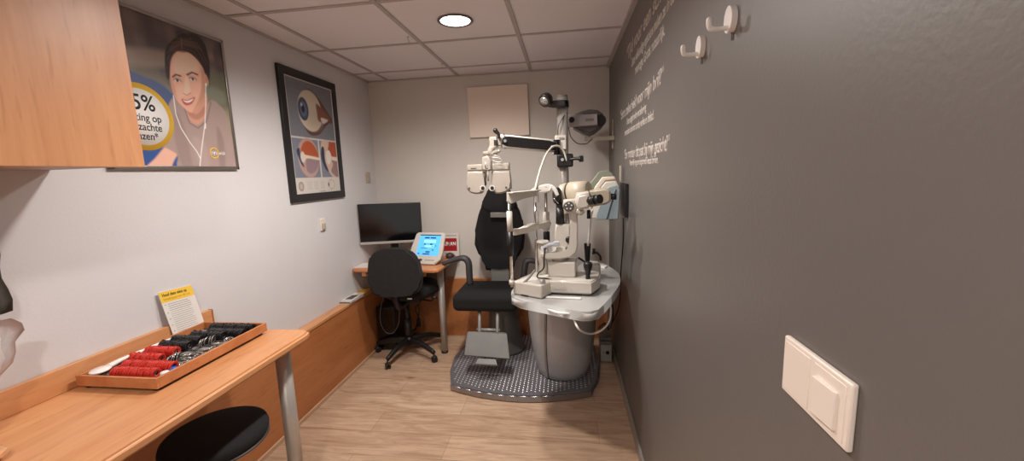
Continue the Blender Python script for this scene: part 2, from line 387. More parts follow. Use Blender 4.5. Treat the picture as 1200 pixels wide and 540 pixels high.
# ------------------------------------------------------------------ painted prints
def smoothpoly(P, k=6):
    P = [np.array(p, float) for p in P]; m = len(P); Q = []
    for i in range(m):
        a, b_, c, d = P[i-1], P[i], P[(i+1) % m], P[(i+2) % m]
        for j in range(k):
            t = j/k; Q.append(.5*((2*b_)+(-a+c)*t+(2*a-5*b_+4*c-d)*t*t+(-a+3*b_-3*c+d)*t**3))
    return np.array(Q)
class Painter:
    def __init__(s, y0, y1, z0, z1, step):
        s.ny = int((y1-y0)/step)+1; s.nz = int((z1-z0)/step)+1
        s.ys = np.linspace(y0, y1, s.ny); s.zs = np.linspace(z0, z1, s.nz)
        s.Y, s.Z = np.meshgrid(s.ys, s.zs); s.I = np.zeros((s.nz, s.ny, 3))
    def blend(s, a, col):
        c = np.array(lin(col)) if not isinstance(col, np.ndarray) else col
        s.I = s.I*(1-a[..., None])+c*a[..., None]
    def poly(s, pts, col, soft=.003, al=1, k=6):
        Q = smoothpoly(pts, k) if k else np.array(pts, float)
        X, Y = s.Y, s.Z; dmin = np.full(X.shape, 9.); ins = np.zeros(X.shape, bool)
        for i in range(len(Q)):
            (x1, y1), (x2, y2) = Q[i-1], Q[i]
            ex, ey = x2-x1, y2-y1; l2 = ex*ex+ey*ey+1e-12
            t = np.clip(((X-x1)*ex+(Y-y1)*ey)/l2, 0, 1); dmin = np.minimum(dmin, np.hypot(X-x1-t*ex, Y-y1-t*ey))
            c = ((y1 > Y) != (y2 > Y)); xi = (x2-x1)*(Y-y1)/(y2-y1+1e-12)+x1; ins ^= (c & (X < xi))
        sd = np.where(ins, dmin, -dmin); s.blend(al*np.clip(.5+sd/(2*soft), 0, 1), col)
    def ell(s, c, r, col, soft=.003, al=1, rot=0):
        dx, dz = s.Y-c[0], s.Z-c[1]; cr, sr = math.cos(rot), math.sin(rot)
        u, v = (dx*cr+dz*sr)/r[0], (-dx*sr+dz*cr)/r[1]; d = (1-np.hypot(u, v))*min(r)
        s.blend(al*np.clip(.5+d/(2*soft), 0, 1), col)
    def line(s, pts, w, col, al=1, soft=.0015):
        dmin = np.full(s.Y.shape, 9.)
        for (x1, y1), (x2, y2) in zip(pts, pts[1:]):
            ex, ey = x2-x1, y2-y1; l2 = ex*ex+ey*ey+1e-12
            t = np.clip(((s.Y-x1)*ex+(s.Z-y1)*ey)/l2, 0, 1); dmin = np.minimum(dmin, np.hypot(s.Y-x1-t*ex, s.Z-y1-t*ey))
        s.blend(al*np.clip(.5+(w-dmin)/(2*soft), 0, 1), col)
    def mesh(s, name, x, m, parent):
        base = parent.location
        v = [(x-base.x, s.Y[i, j]-base.y, s.Z[i, j]-base.z) for i in range(s.nz) for j in range(s.ny)]
        f = [(i*s.ny+j, (i+1)*s.ny+j, (i+1)*s.ny+j+1, i*s.ny+j+1) for i in range(s.nz-1) for j in range(s.ny-1)]
        f = [q[::-1] for q in f]
        me = bpy.data.meshes.new(name); me.from_pydata(v, [], f); me.materials.append(m)
        ca = me.color_attributes.new('Col', 'FLOAT_COLOR', 'POINT')
        ca.data.foreach_set('color', np.concatenate([s.I, np.ones((s.nz, s.ny, 1))], 2).ravel())
        o = bpy.data.objects.new(name, me); C.objects.link(o); o.parent = parent; return o
XW = -W
def q(*pp):
    """artwork outline: photo points as (y, z) on the left wall"""
    r = []
    for a, b_ in pp:
        p = atx(a, b_, XW+.012); r.append((p.y, p.z))
    return r
PRINT = vcol('printed_poster', .4, .15)
# woman poster
py0, py1, pz0, pz1 = 1.262, 1.845, 1.492, 2.108
t = thing('advertising_poster', (XW, (py0+py1)/2, pz0), 'framed poster of a smiling woman with earphones beside the wooden cupboard', 'poster')
P = Painter(py0+.012, py1-.012, pz0+.012, pz1-.012, .0026)
gz = np.clip((P.Z-1.72)/.22, 0, 1)[..., None]
P.I[:] = np.array(lin((140, 136, 112)))*(1-gz)+np.array(lin((74, 66, 68)))*gz
rs = np.random.RandomState(3)
for i in range(60):
    P.ell((rs.uniform(1.27, 1.84), rs.uniform(1.9, 2.1)), (rs.uniform(.01, .035), rs.uniform(.02, .06)), [(66, 58, 62), (104, 90, 88), (80, 70, 72), (126, 110, 104), (54, 46, 50)][i % 5], .02, .5)
P.poly(q((140, 55), (200, 62), (205, 78), (140, 74)), (150, 132, 118), .012, .6)
P.poly(q((240, 85), (275, 92), (275, 125), (240, 120)), (96, 100, 78), .015, .7)
P.poly(q((240, 100), (262, 108), (262, 122), (240, 116)), (120, 122, 108), .01, .7)
P.ell(q((247, 66))[0], (.014, .018), (150, 120, 116), .01, .6)
P.poly(q((130, 88), (175, 92), (200, 108), (212, 130), (215, 200), (130, 202)), (66, 80, 122), .006)
# blue chair / jeans
P.poly(q((140, 160), (205, 165), (222, 198), (140, 200)), (40, 72, 130), .005)
# right arm resting at the bottom left
skin, skin2, shade = (206, 158, 136), (226, 182, 160), (168, 116, 96)
P.poly(q((198, 168), (213, 172), (205, 186), (196, 200), (168, 201), (182, 185)), (204, 158, 138), .004)
# shirt
P.poly(q((201, 116), (214, 118), (232, 140), (246, 118), (258, 124), (266, 136), (270, 156), (276, 200), (214, 200), (208, 182), (196, 174), (186, 168), (193, 140)), (150, 130, 124), .004)
P.poly(q((204, 130), (216, 150), (226, 198), (216, 198), (206, 170)), (128, 110, 106), .008, .6)
P.poly(q((254, 150), (262, 165), (264, 198), (258, 198)), (120, 102, 98), .008, .6)
P.poly(q((226, 160), (240, 168), (246, 195), (236, 196), (228, 176)), (164, 144, 138), .01, .5)
# neck
P.poly(q((219, 122), (240, 108), (243, 126), (240, 138), (232, 146), (222, 140)), (188, 138, 118), .003)
P.poly(q((218, 126), (230, 134), (240, 124), (241, 132), (232, 140), (222, 136)), (158, 108, 92), .004, .7)
P.line(q((215, 124), (222, 144), (232, 150), (242, 142), (247, 120)), .003, (118, 100, 98), .9)
# hair back + bun
P.poly(q((197, 78), (196, 60), (203, 46), (216, 39), (230, 41), (240, 52), (244, 70), (245, 92), (240, 98), (236, 80), (220, 62), (206, 66), (200, 84), (199, 92)), (36, 27, 28), .003)
P.ell(q((216, 44))[0], (.038, .024), (32, 24, 26), .006)
# face
P.poly(q((199, 80), (202, 66), (212, 58), (226, 60), (236, 72), (240, 90), (239, 108), (233, 124), (225, 132), (215, 126), (205, 114), (200, 98)), skin, .0025)
P.poly(q((203, 78), (210, 64), (224, 64), (232, 76), (228, 84), (210, 86)), skin2, .012, .75)
P.poly(q((207, 104), (214, 100), (217, 112), (210, 114)), (222, 170, 150), .008, .8)
P.poly(q((226, 100), (234, 98), (236, 110), (228, 114)), (220, 164, 144), .008, .8)
P.poly(q((236, 80), (241, 92), (239, 112), (231, 126), (226, 131), (232, 118), (236, 100)), shade, .006, .7)
P.poly(q((217, 90), (220, 90), (223, 108), (216, 110)), (232, 188, 168), .004, .7)
P.line(q((215, 109.5), (219, 111.5), (223, 109)), .0018, (150, 96, 80), .8)
# hair in front of the forehead
P.poly(q((195, 90), (193, 74), (194, 58), (201, 48), (213, 42), (227, 44), (238, 54), (244.5, 70), (245.5, 90), (241, 94), (239.5, 84), (233, 72.5), (224, 63.5), (215, 59.5), (207, 59.5), (201, 65), (198.8, 76), (198.5, 92)), (38, 28, 28), .003)
P.poly(q((200, 56), (212, 47), (226, 49), (236, 58), (226, 56), (212, 54), (203, 60)), (88, 66, 58), .008, .75)
for a_, b_, c_ in (((213, 56), (204, 60), (198, 74)), ((213, 52), (202, 55), (196, 70)), ((214, 56), (226, 60), (238, 78)), ((215, 52), (229, 55), (241, 76)), ((216, 48), (231, 50), (243, 74)), ((213, 48), (203, 50), (196, 62)), ((207, 41), (214, 37.5), (222, 41)), ((206, 44), (214, 47), (224, 45))):
    P.line(q(a_, ((a_[0]+2*b_[0]+c_[0])/4, (a_[1]+2*b_[1]+c_[1])/4-.8), b_, c_)[0:1]+q(b_, c_), .0016, (104, 78, 66), .55, .003)
P.poly(q((207, 59), (213, 56.5), (220, 60), (214, 62)), (56, 40, 38), .004, .8)
P.line(q((212.5, 44), (213, 57)), .0012, (150, 116, 100), .7, .002)
P.line(q((200, 64), (196.5, 74), (196, 92), (198, 100)), .0012, (48, 34, 32), .7, .002)
P.line(q((243.5, 78), (246, 92), (245, 104)), .0012, (48, 34, 32), .6, .002)
P.poly(q((203, 70), (208, 62.5), (217, 62), (226, 67.5), (232, 78), (228, 84), (206, 84)), (224, 180, 158), .008, .8)
P.poly(q((198.8, 92), (201.5, 104), (207, 116), (205, 104), (201, 92)), (178, 126, 106), .004, .6)
# ear
P.ell(q((241.5, 93))[0], (.010, .024), (196, 140, 120), .003, 1, .1); P.ell(q((241.5, 93))[0], (.005, .014), (160, 106, 90), .003, .7)
# brows, eyes
P.line(q((202.3, 90), (206, 87.4), (211.5, 89)), .0036, (50, 35, 32), .9); P.line(q((219, 87.6), (225, 84.8), (231.5, 87.6)), .0036, (50, 35, 32), .9)
for c in ((207.5, 94.3), (225.5, 92.6)):
    e = q(c)[0]; P.ell((e[0], e[1]+.004), (.019, .009), (150, 104, 90), .005, .6); P.ell(e, (.0145, .0060), (222, 208, 200), .002); P.ell((e[0]+.001, e[1]), (.0062, .0062), (58, 50, 52), .0015)
    P.line([(e[0]-.015, e[1]-.001), (e[0]-.006, e[1]+.0052), (e[0]+.007, e[1]+.0052), (e[0]+.016, e[1])], .0016, (48, 34, 32), .95)
# mouth
P.poly(q((212.5, 116.2), (216, 116.4), (219, 117.2), (223, 115.6), (228.5, 113.8), (225, 121.2), (219, 123.4), (215, 121.4)), (170, 84, 82), .0018)
P.poly(q((214.5, 117.2), (219, 118.4), (226.5, 115.8), (222.5, 119.6), (218, 120)), (236, 226, 220), .0012)
# earphone cords
w_ = (232, 226, 222)
P.line(q((203, 112), (206, 134), (212, 150), (222, 166), (231, 178), (235, 186)), .0018, w_, .95); P.line(q((241, 98), (241, 120), (240, 146), (236, 176), (235, 186), (234, 197)), .0018, w_, .95)
P.line(q((240.5, 145), (240.4, 150)), .003, w_)
P.ell(q((241.3, 99))[0], (.004, .006), w_, .002)
P.I = np.clip(P.I*1.45, 0, .92); P.mesh('print', XW+.0125, PRINT, t)
m = MB()
for (a, b_, c, d) in ((py0, py1, pz0, pz0+.014), (py0, py1, pz1-.014, pz1), (py0, py0+.014, pz0, pz1), (py1-.014, py1, pz0, pz1)):
    m.box((XW+.009, (a+b_)/2, (c+d)/2), (.018, b_-a, d-c), bevel=.002)
m.box((XW+.005, (py0+py1)/2, (pz0+pz1)/2), (.009, py1-py0-.01, pz1-pz0-.01))
m.build('aluminium_frame', ALU, t)
def disc(y, z, r0, r1, x, mt, name, par, n=56):
    m = MB(); Mx = Matrix.Translation((x, y, z)) @ Matrix.Rotation(PI/2, 4, 'Y')
    m.lathe([(r0, 0), (r1, 0), (r1, .0004), (r0, .0004), (r0, 0)] if r0 else [(0, 0), (r1, 0), (r1, .0004), (0, .0004)], Mx, n); return m.build(name, mt, par)
YEL = mat('poster_yellow', (240, 192, 66), .5, var=.01); PW = mat('poster_white', (250, 247, 244), .5, var=.01); INK = mat('poster_ink', (46, 44, 50), .5)
cyy, czz = q((166, 137))[0]; rad = (q((166, 98))[0][1]-q((166, 176))[0][1])/2
disc(cyy, czz, 0, rad, XW+.0128, YEL, 'offer_badge', t); disc(cyy, czz, 0, rad*.84, XW+.0134, PW, 'badge_centre', t)
for body, h, dz, wd in (('15%', .062, .028, .115), ('korting op', .030, -.014, .15), ('uw zachte', .030, -.050, .145), ('lenzen*', .030, -.086, .105)):
    add_text('badge_text', body, frame_m((XW+.0142, cyy, czz+dz), (0, 1, 0), (0, 0, 1)), INK, width=wd, height=h*1.35, bold=.012, align='CENTER', parent=t, thick=.0003)
lg = q((251, 179.5))[0]
disc(lg[0], lg[1], .020, .026, XW+.0130, YEL, 'logo_ring', t)
add_text('logo_text', 'eye', frame_m((XW+.0134, lg[0]-.018, lg[1]-.006), (0, 1, 0), (0, 0, 1)), PW, width=.036, height=.028, bold=.02, parent=t, thick=.0003)
add_text('logo_text', 'wish', frame_m((XW+.0134, lg[0]+.024, lg[1]-.006), (0, 1, 0), (0, 0, 1)), PW, width=.036, height=.026, bold=.0, parent=t, thick=.0003)

# anatomical eye chart
ey0, ey1, ez0, ez1 = 2.212, 2.803, 1.292, 2.100
t = thing('eye_anatomy_chart', (XW, 2.5, ez0), 'black-framed chart of eyeball anatomy on the left wall', 'wall chart')
F = .045
P = Painter(ey0+F, ey1-F, ez0+F, ez1-F, .0028)
P.I[:] = np.array(lin((206, 198, 190)))
def q2(*pp): return [(ey0+F+a*(ey1-ey0-2*F), ez0+F+b_*(ez1-ez0-2*F)) for a, b_ in pp]
def rect(a, b_, c, d, col): P.poly(q2((a, b_), (c, b_), (c, d), (a, d)), col, .001, 1, 0)
bl = (116, 118, 126)
rect(.03, .50, .97, .985, bl); rect(.03, .145, .55, .485, (122, 126, 140)); rect(.58, .145, .97, .485, (122, 126, 140))
for i in range(150):
    a = rs.uniform(.04, .85); b_ = rs.choice([rs.uniform(.16, .475), rs.uniform(.51, .975)]); wdt = rs.uniform(.03, .10)
    if b_ < .49 and a < .58 < a+wdt+.03: continue
    P.line(q2((a, b_), (a+wdt, b_+rs.uniform(-.004, .004))), .0015, [(150, 150, 160), (92, 96, 116), (138, 140, 150)][i % 3], .45)
asp = (ez1-ez0-2*F)/(ey1-ey0-2*F)
# whole eyeball
P.poly(q2((.36, .90), (.50, .93), (.70, .86), (.94, .70), (.86, .67), (.60, .80)), (96, 66, 56), .004)
P.poly(q2((.28, .62), (.40, .53), (.60, .54), (.76, .62), (.92, .69), (.90, .72), (.66, .62), (.42, .59)), (92, 58, 50), .004)
P.ell(q2((.46, .74))[0], (.125, .130), (204, 190, 170), .004)
P.ell(q2((.52, .67))[0], (.08, .06), (176, 156, 138), .03, .6)
P.poly(q2((.62, .82), (.90, .70), (.64, .66), (.60, .74)), (128, 78, 62), .006)
P.poly(q2((.68, .70), (.84, .69), (.72, .65)), (206, 196, 186), .004)
P.ell(q2((.32, .745))[0], (.052, .072), (58, 70, 92), .003); P.ell(q2((.32, .745))[0], (.034, .048), (92, 106, 130), .004); P.ell(q2((.315, .745))[0], (.016, .023), (14, 16, 26), .003); P.ell(q2((.29, .78))[0], (.008, .010), (220, 222, 226), .003, .7)
# section 1
P.ell(q2((.33, .32))[0], (.108, .125), (186, 150, 140), .004); P.poly(q2((.17, .33), (.22, .43), (.34, .47), (.47, .43), (.53, .33), (.30, .34)), (176, 82, 44), .004)
P.poly(q2((.30, .335), (.53, .325), (.54, .28), (.46, .21), (.34, .18), (.26, .22)), (150, 124, 130), .004)
P.poly(q2((.18, .36), (.28, .345), (.54, .325), (.54, .305), (.30, .315), (.22, .29)), (226, 204, 178), .003)
P.poly(q2((.10, .38), (.12, .33), (.17, .26), (.22, .24), (.17, .32), (.16, .40)), (44, 58, 84), .003); P.ell(q2((.21, .325))[0], (.022, .034), (214, 206, 196), .004)
# section 2
P.poly(q2((.97, .485), (.80, .485), (.76, .40), (.84, .345), (.97, .34)), (172, 76, 44), .003, 1, 0)
P.poly(q2((.97, .145), (.92, .145), (.80, .22), (.78, .31), (.97, .30)), (150, 116, 116), .003, 1, 0)
P.poly(q2((.64, .48), (.80, .485), (.76, .40), (.72, .36), (.86, .28), (.80, .20), (.90, .15), (.82, .15), (.68, .25), (.60, .36)), (206, 176, 158), .004)
P.poly(q2((.62, .42), (.60, .33), (.66, .23), (.74, .20), (.68, .30), (.68, .42)), (34, 48, 76), .003); P.poly(q2((.72, .38), (.80, .40), (.84, .33), (.78, .27), (.72, .29)), (222, 212, 200), .004)
P.poly(q2((.84, .345), (.97, .34), (.97, .30), (.84, .31)), (228, 206, 182), .003, 1, 0)
# footer drawings and captions
P.ell(q2((.12, .07))[0], (.026, .030), (150, 138, 134), .003); P.ell(q2((.12, .07))[0], (.016, .018), (190, 172, 162), .003)
P.ell(q2((.78, .075))[0], (.042, .034), (160, 142, 132), .002); P.ell(q2((.78, .075))[0], (.038, .030), (208, 196, 184), .002); P.ell(q2((.71, .075))[0], (.008, .014), (84, 74, 76), .002)
for cx in (.24, .38, .52):
    for k in range(8): P.line(q2((cx, .11-.010*k), (cx+.085+.02*rs.rand(), .11-.010*k)), .0011, (150, 142, 136), .55)
P.line(q2((.50, .015), (.62, .015)), .003, (110, 104, 100), .6)
P.mesh('chart_print', XW+.012, PRINT, t)
m = MB(); f2 = F+.004
for (a, b_, c, d) in ((ey0, ey1, ez0, ez0+f2), (ey0, ey1, ez1-f2, ez1), (ey0, ey0+f2, ez0+f2, ez1-f2), (ey1-f2, ey1, ez0+f2, ez1-f2)):
    m.box((XW+.009, (a+b_)/2, (c+d)/2), (.018, b_-a, d-c), bevel=.0015)
m.box((XW+.005, 2.5075, (ez0+ez1)/2), (.009, ey1-ey0-.02, ez1-ez0-.02)); m.build('black_frame', mat('black_lacquer_frame', (26, 26, 28), .3), t)

# ------------------------------------------------------------------ wall cupboard, upper left
t = thing('wall_cupboard', (-1.82, .4, 1.488), 'beech wall cupboard hanging high on the left wall above the long desk', 'cupboard')
XF = -1.65; YE = 1.10; YS = -.6
m = MB(); m.box(((XF-.019-W)/2-.0, (YE+YS)/2, 1.497), (W+XF-.019-.002, YE-YS-.002, .017)); m.box(((XF-.019-W)/2, (YE+YS)/2, HC-.012), (W+XF-.019-.002, YE-YS-.002, .02))
for y in (YE-.0095, YS+.0095): m.box(((XF-.019-W)/2, y, (1.49+HC)/2), (W+XF-.019-.002, .019, HC-1.49-.004), bevel=.001)
m.box((-W+.006, (YE+YS)/2, (1.49+HC)/2), (.01, YE-YS-.03, HC-1.53)); m.build('carcass', mat('pale_pinkish_board', (178, 150, 136), .5), t)
for k in range(2):
    a, b_ = (YS+.002, .248) if k == 0 else (.252, YE+.001)
    m = MB(); m.box((XF-.009, (a+b_)/2, (1.486+HC-.006)/2), (.018, b_-a, HC-.006-1.486), bevel=.0012); dr = m.build('door', BEECH_Z, t)
for y in (.72, .93):
    m = MB(); m.box((-1.97, y, 1.484), (.02, .03, .010), bevel=.001); m.build('hanging_bracket', DGREY, t)

# ------------------------------------------------------------------ long desk along the left wall
DT = .772; DXF = -1.472; DYE = 1.56
t = thing('long_desk', (-1.74, .6, 0), 'long beech wall desk with steel leg holding the lens tray', 'desk')
m = MB(); th = .036
m.prism([(-1.998, -.9, DT-th), (DXF-.002, -.9, DT-th), (DXF-.002, DYE-.04, DT-th), (DXF-.012, DYE-.012, DT-th), (DXF-.04, DYE-.0, DT-th), (-1.998, DYE, DT-th)], (0, 0, th), bevel=.010, seg=4); m.build('desktop', BEECH_Y, t)
m = MB(); m.box((-W+.0125, .34, DT+.0405), (.021, 2.46, .08), bevel=.0015); m.build('upstand', BEECH_Y, t)
m = MB(); m.box((-W+.0125, 1.5745, DT+.0405), (.0215, .006, .081), bevel=.001); m.build('upstand_edge', mat('dark_beech_end', (170, 108, 66), .4), t)
m = MB(); lx, ly = -1.560, 1.465
m.cyl((lx, ly, .012), (lx, ly, DT-th-.006), .030, n=32); m.cyl((lx, ly, 0), (lx, ly, .013), .032, n=32); m.cyl((lx, ly, DT-th-.010), (lx, ly, DT-th+.001), .042, n=32); m.build('leg', STEEL, t)
m = MB(); m.cyl((lx, -.7, .0), (lx, -.7, DT-th+.001), .030, n=32); m.build('leg', STEEL, t)

# rounded end of a raised board at the left frame edge
m = MB(); p = atz(0, 513, DT+.04); p.y -= .012
m.prism([(-1.78, .45, DT+.001), (-1.725, .45, DT+.001), (-1.722, p.y-.02, DT+.001), (-1.735, p.y+.0, DT+.001), (-1.78, p.y+.01, DT+.001)], (0, 0, .038), bevel=.014, seg=4)
tag(m.build('wooden_block', EDGE), 'rounded end of a pale wooden block on the desk at the left picture edge', 'wooden block')
# plastic bag and grey cloth
BAG = mat('translucent_white_bag', (236, 228, 226), .35, var=.03, scale=9, bump=.8, bscale=18, trans=.35)
m = MB(); bmx = m.b; cols = []
for i in range(15):
    row = []
    for j in range(13):
        u, v = i/14, j/12
        z = DT+.004+v*.30; y = .62+(.865-.62+ .03*math.sin(v*7)+.055*v-.06*(1-v)*u*0)*u if True else 0
        y = .55+u*(np.interp(z, [.77, .85, .917, .97, 1.03, 1.09], [.79, .80, .835, .87, .915, .87])-.55)+.006*math.sin(v*23)*u
        x = -1.955+.055*u+.035*math.sin(u*PI)*(1.2-v*.7)+.012*math.sin(u*19+v*6)+.010*math.sin(v*15+u*5)
        row.append(bmx.verts.new((x, y, z)))
    cols.append(row)
for i in range(14):
    for j in range(12): f = bmx.faces.new((cols[i][j], cols[i+1][j], cols[i+1][j+1], cols[i][j+1])); f.smooth = True
bmesh.ops.solidify(bmx, geom=bmx.faces[:], thickness=.0012)
tag(m.build('plastic_bag', BAG), 'crumpled translucent white plastic bag against the wall at the far left', 'plastic bag')
m = MB(); bmx = m.b; cols = []
for i in range(17):
    row = []
    for j in range(13):
        u, v = i/16, j/12
        row.append(bmx.verts.new((-1.972+.012*math.sin(u*22+v*2)+.004*v, .50+u*.428+.006*math.sin(v*17)*u, 1.078+v*.40)))
    cols.append(row)
for i in range(16):
    for j in range(12): f = bmx.faces.new((cols[i][j], cols[i+1][j], cols[i+1][j+1], cols[i][j+1])); f.smooth = True
bmesh.ops.solidify(bmx, geom=bmx.faces[:], thickness=.006)
tag(m.build('hanging_cloth', mat('grey_green_cloth', (104, 102, 94), .8, bump=.4, bscale=200)), 'grey cloth hanging under the cupboard at the left picture edge', 'cloth')

# ------------------------------------------------------------------ stool
t = thing('round_stool', (-1.69, 1.235, 0), 'round black padded stool under the long desk', 'stool')
sc = (-1.69, 1.235)
m = MB(); m.lathe([(0, .445), (.156, .445), (.170, .455), (.175, .475), (.170, .491), (.155, .499), (.08, .503), (0, .503)], Matrix.Translation((*sc, 0)), 48); m.build('seat', BLACKF, t)
m = MB(); m.lathe([(.160, .443), (.174, .445), (.174, .450), (.160, .452)], Matrix.Translation((*sc, 0)), 48); m.build('seat_rim', DGREY, t)
m = MB(); m.cyl((*sc, .08), (*sc, .446), .024); m.cyl((*sc, .08), (*sc, .25), .032); m.build('gas_lift', BLACK, t)
m = MB()
for k in range(5):
    a = 2*PI*k/5+.3; m.tube([(sc[0], sc[1], .095), (sc[0]+.10*math.cos(a), sc[1]+.10*math.sin(a), .09), (sc[0]+.20*math.cos(a), sc[1]+.20*math.sin(a), .065)], [.028, .022, .016], 10)
m.build('star_base', BLACK, t)
def caster(x, y, ang, par, s=1, zt=.062):
    m = MB(); dx, dy = math.cos(ang), math.sin(ang)
    for o in (-.011, .011): m.cyl((x-dy*(o-.007)*1, y+dx*(o-.007), .024*s), (x-dy*(o+.007), y+dx*(o+.007), .024*s), .024*s, n=20, bevel=.002)
    m.cyl((x, y, .024), (x, y, zt), .007); m.box((x, y, .040), (.034, .018, .016), rz=ang, bevel=.004)
    m.build('caster', BLACK, par)
for k in range(5):
    a = 2*PI*k/5+.3; caster(sc[0]+.2*math.cos(a), sc[1]+.2*math.sin(a), a+.8, t)

# ------------------------------------------------------------------ lens tray
TZ = DT+.011; tx0, tx1, ty0, ty1 = -1.960, -1.655, 1.03, 1.51
t = thing('trial_lens_tray', ((tx0+tx1)/2, (ty0+ty1)/2, DT), 'shallow wooden tray of trial lenses on the long desk', 'tray')
m = MB(); m.box(((tx0+tx1)/2, (ty0+ty1)/2, TZ+.003), (tx1-tx0-.01, ty1-ty0-.01, .006)); m.build('tray_floor', mat('grey_felt', (142, 136, 132), .9), t)
TRAYW = wood('tray_beech', (176, 108, 64), (200, 132, 84), (1.2, 1.2, 1.2), sc=9)
TH = .036
for (a, b_, c, d) in ((tx0, tx1, ty0, ty0+.009), (tx0, tx1, ty1-.009, ty1), (tx0, tx0+.009, ty0+.009, ty1-.009), (tx1-.009, tx1, ty0+.009, ty1-.009)):
    m = MB(); m.box(((a+b_)/2, (c+d)/2, TZ+TH/2), (b_-a, d-c, TH), bevel=.0012); m.build('tray_side', TRAYW, t)
for x in (tx0+.025, tx1-.025):
    for y in (ty0+.02, ty1-.02):
        m = MB(); m.cyl((x, y, DT), (x, y, TZ+.001), .011, n=16); m.build('rubber_foot', BLACK, t)
m = MB()
for k in range(11): m.box(((tx0+tx1)/2, ty0+.05+k*.041, TZ+.009), (tx1-tx0-.03, .003, .008))
m.build('slot_divider', mat('dark_grey_divider', (90, 86, 84), .8), t)
RED = mat('red_plastic_rim', (196, 44, 30), .35, var=.1, scale=30); BLK = mat('black_lens_rim', (24, 23, 25), .35)
def lens_proto(mt):
    m = MB(); Mx = Matrix.Rotation(PI/2, 4, 'Y')
    m.use(0).lathe([(.0085, -.0030), (.0180, -.0036), (.0190, -.0020), (.0190, .0020), (.0180, .0036), (.0085, .0030), (.0085, -.0030)], Mx, 22)
    m.box((0, 0, .0200), (.0026, .007, .004), bevel=.0006, seg=1)
    m.use(1).lathe([(0, -.0008), (.0086, -.0006), (.0086, .0006), (0, .0008)], Mx, 18)
    return m.build('trial_lens', [mt, GLASS], base=(0, 0, 0))
def lens_row(proto, px0, px1, py, n, label, group, first):
    a, b_ = atz(px0, py, TZ+.027), atz(px1, py, TZ+.027); y = (a.y+b_.y)/2
    x0, x1 = max(a.x, tx0+.018), min(b_.x, tx1-.016); y = min(max(y, ty0+.03), ty1-.03)
    for i in range(n):
        o = proto if (first and i == 0) else proto.copy()
        if o is not proto: C.objects.link(o)
        o.location = (x0+(x1-x0)*i/(n-1), y+random.uniform(-.0025, .0025), TZ+.006+.0193)
        o.rotation_euler = (random.uniform(-.9, .9), random.uniform(.06, .16), random.uniform(-.04, .04))
        tag(o, label, 'lens', group)
pr, pb = lens_proto(RED), lens_proto(BLK)
rows = [(pr, 134, 184, 436, 19, 'red-rimmed trial lens in the nearest row of the tray', 'nearest row of red lenses', 1),
        (pr, 146, 205, 428, 21, 'red-rimmed trial lens in the second row from the near end of the tray', 'second row of red lenses', 0),
        (pr, 154, 190, 419, 15, 'red-rimmed trial lens in the third row from the near end of the tray', 'third row of red lenses', 0),
        (pr, 174, 207, 411, 14, 'red-rimmed trial lens in the farthest red row, next to black lenses', 'fourth row of red lenses', 0),
        (pb, 190, 222, 404, 14, 'black-rimmed trial lens in the first black row behind the red lenses', 'first row of black lenses', 1),
        (pb, 205, 236, 397.5, 13, 'black-rimmed trial lens in the second black row of the tray', 'second row of black lenses', 0),
        (pb, 226, 262, 392.5, 15, 'black-rimmed trial lens in the third black row of the tray', 'third row of black lenses', 0),
        (pb, 246, 286, 389.5, 16, 'black-rimmed trial lens in the second-farthest black row', 'fourth row of black lenses', 0),
        (pb, 248, 296, 383.5, 18, 'black-rimmed trial lens in the farthest row at the tray end', 'farthest row of black lenses', 0)]
for r in rows: lens_row(*r)
# silver odds and ends
SIL = mat('silver_metal_rim', (176, 172, 168), .25, .9)
m = MB(); Mx = Matrix.Rotation(PI/2, 4, 'Y')
m.use(0).lathe([(.011, -.0018), (.0165, -.0022), (.0172, 0), (.0165, .0022), (.011, .0018), (.011, -.0018)], Mx, 20); m.use(1).lathe([(0, -.0008), (.0111, -.0008), (.0111, .0008), (0, .0008)], Mx, 16)
ps = m.build('accessory_lens', [SIL, DGREY], base=(0, 0, 0))
sp = [(197, 424), (200, 422), (203, 420.5), (206, 419), (209, 418), (235, 403), (238, 402), (242, 400), (246, 399), (250, 398)]
for i, (px, py) in enumerate(sp):
    o = ps if i == 0 else ps.copy()
    if i: C.objects.link(o)
    p = atz(px, py, TZ+.022); o.location = (min(p.x, tx1-.03), p.y, TZ+.006+.0175); o.rotation_euler = (0, .25, random.uniform(.2, .6))
    tag(o, 'silver-rimmed accessory lens standing in the nearer silver cluster of the tray' if i < 5 else 'silver-rimmed accessory lens standing in the farther silver cluster of the tray', 'lens', 'nearer silver accessory lenses' if i < 5 else 'farther silver accessory lenses')
def flatlens(px, py, rx, ry, lab, name='loose_accessory_lens'):
    p = atz(px, py, TZ+.014); m = MB(); R = Matrix.Translation((min(p.x, tx1-.03), p.y, TZ+.0155)) @ Matrix.Rotation(rx, 4, 'X') @ Matrix.Rotation(ry, 4, 'Y')
    m.use(0).lathe([(.011, -.0015), (.018, -.002), (.0188, 0), (.018, .002), (.011, .0015), (.011, -.0015)], R, 22); m.box((.022, 0, 0), (.010, .006, .002), M=R)
    m.use(1).lathe([(0, -.0008), (.0111, -.0008), (.0111, .0008), (0, .0008)], R, 16); tag(m.build(name, [SIL, GLASS]), lab, 'lens', 'loose accessory lenses')
flatlens(214, 428, .3, .1, 'loose silver lens lying just right of the second red row')
flatlens(222, 421, -.2, .3, 'loose silver lens lying in the middle of the tray beside the front side')
flatlens(232, 417, .4, -.1, 'loose silver lens lying between the two silver clusters')
flatlens(268, 398, .2, .2, 'loose silver lens lying at the far right of the tray by the black rows')
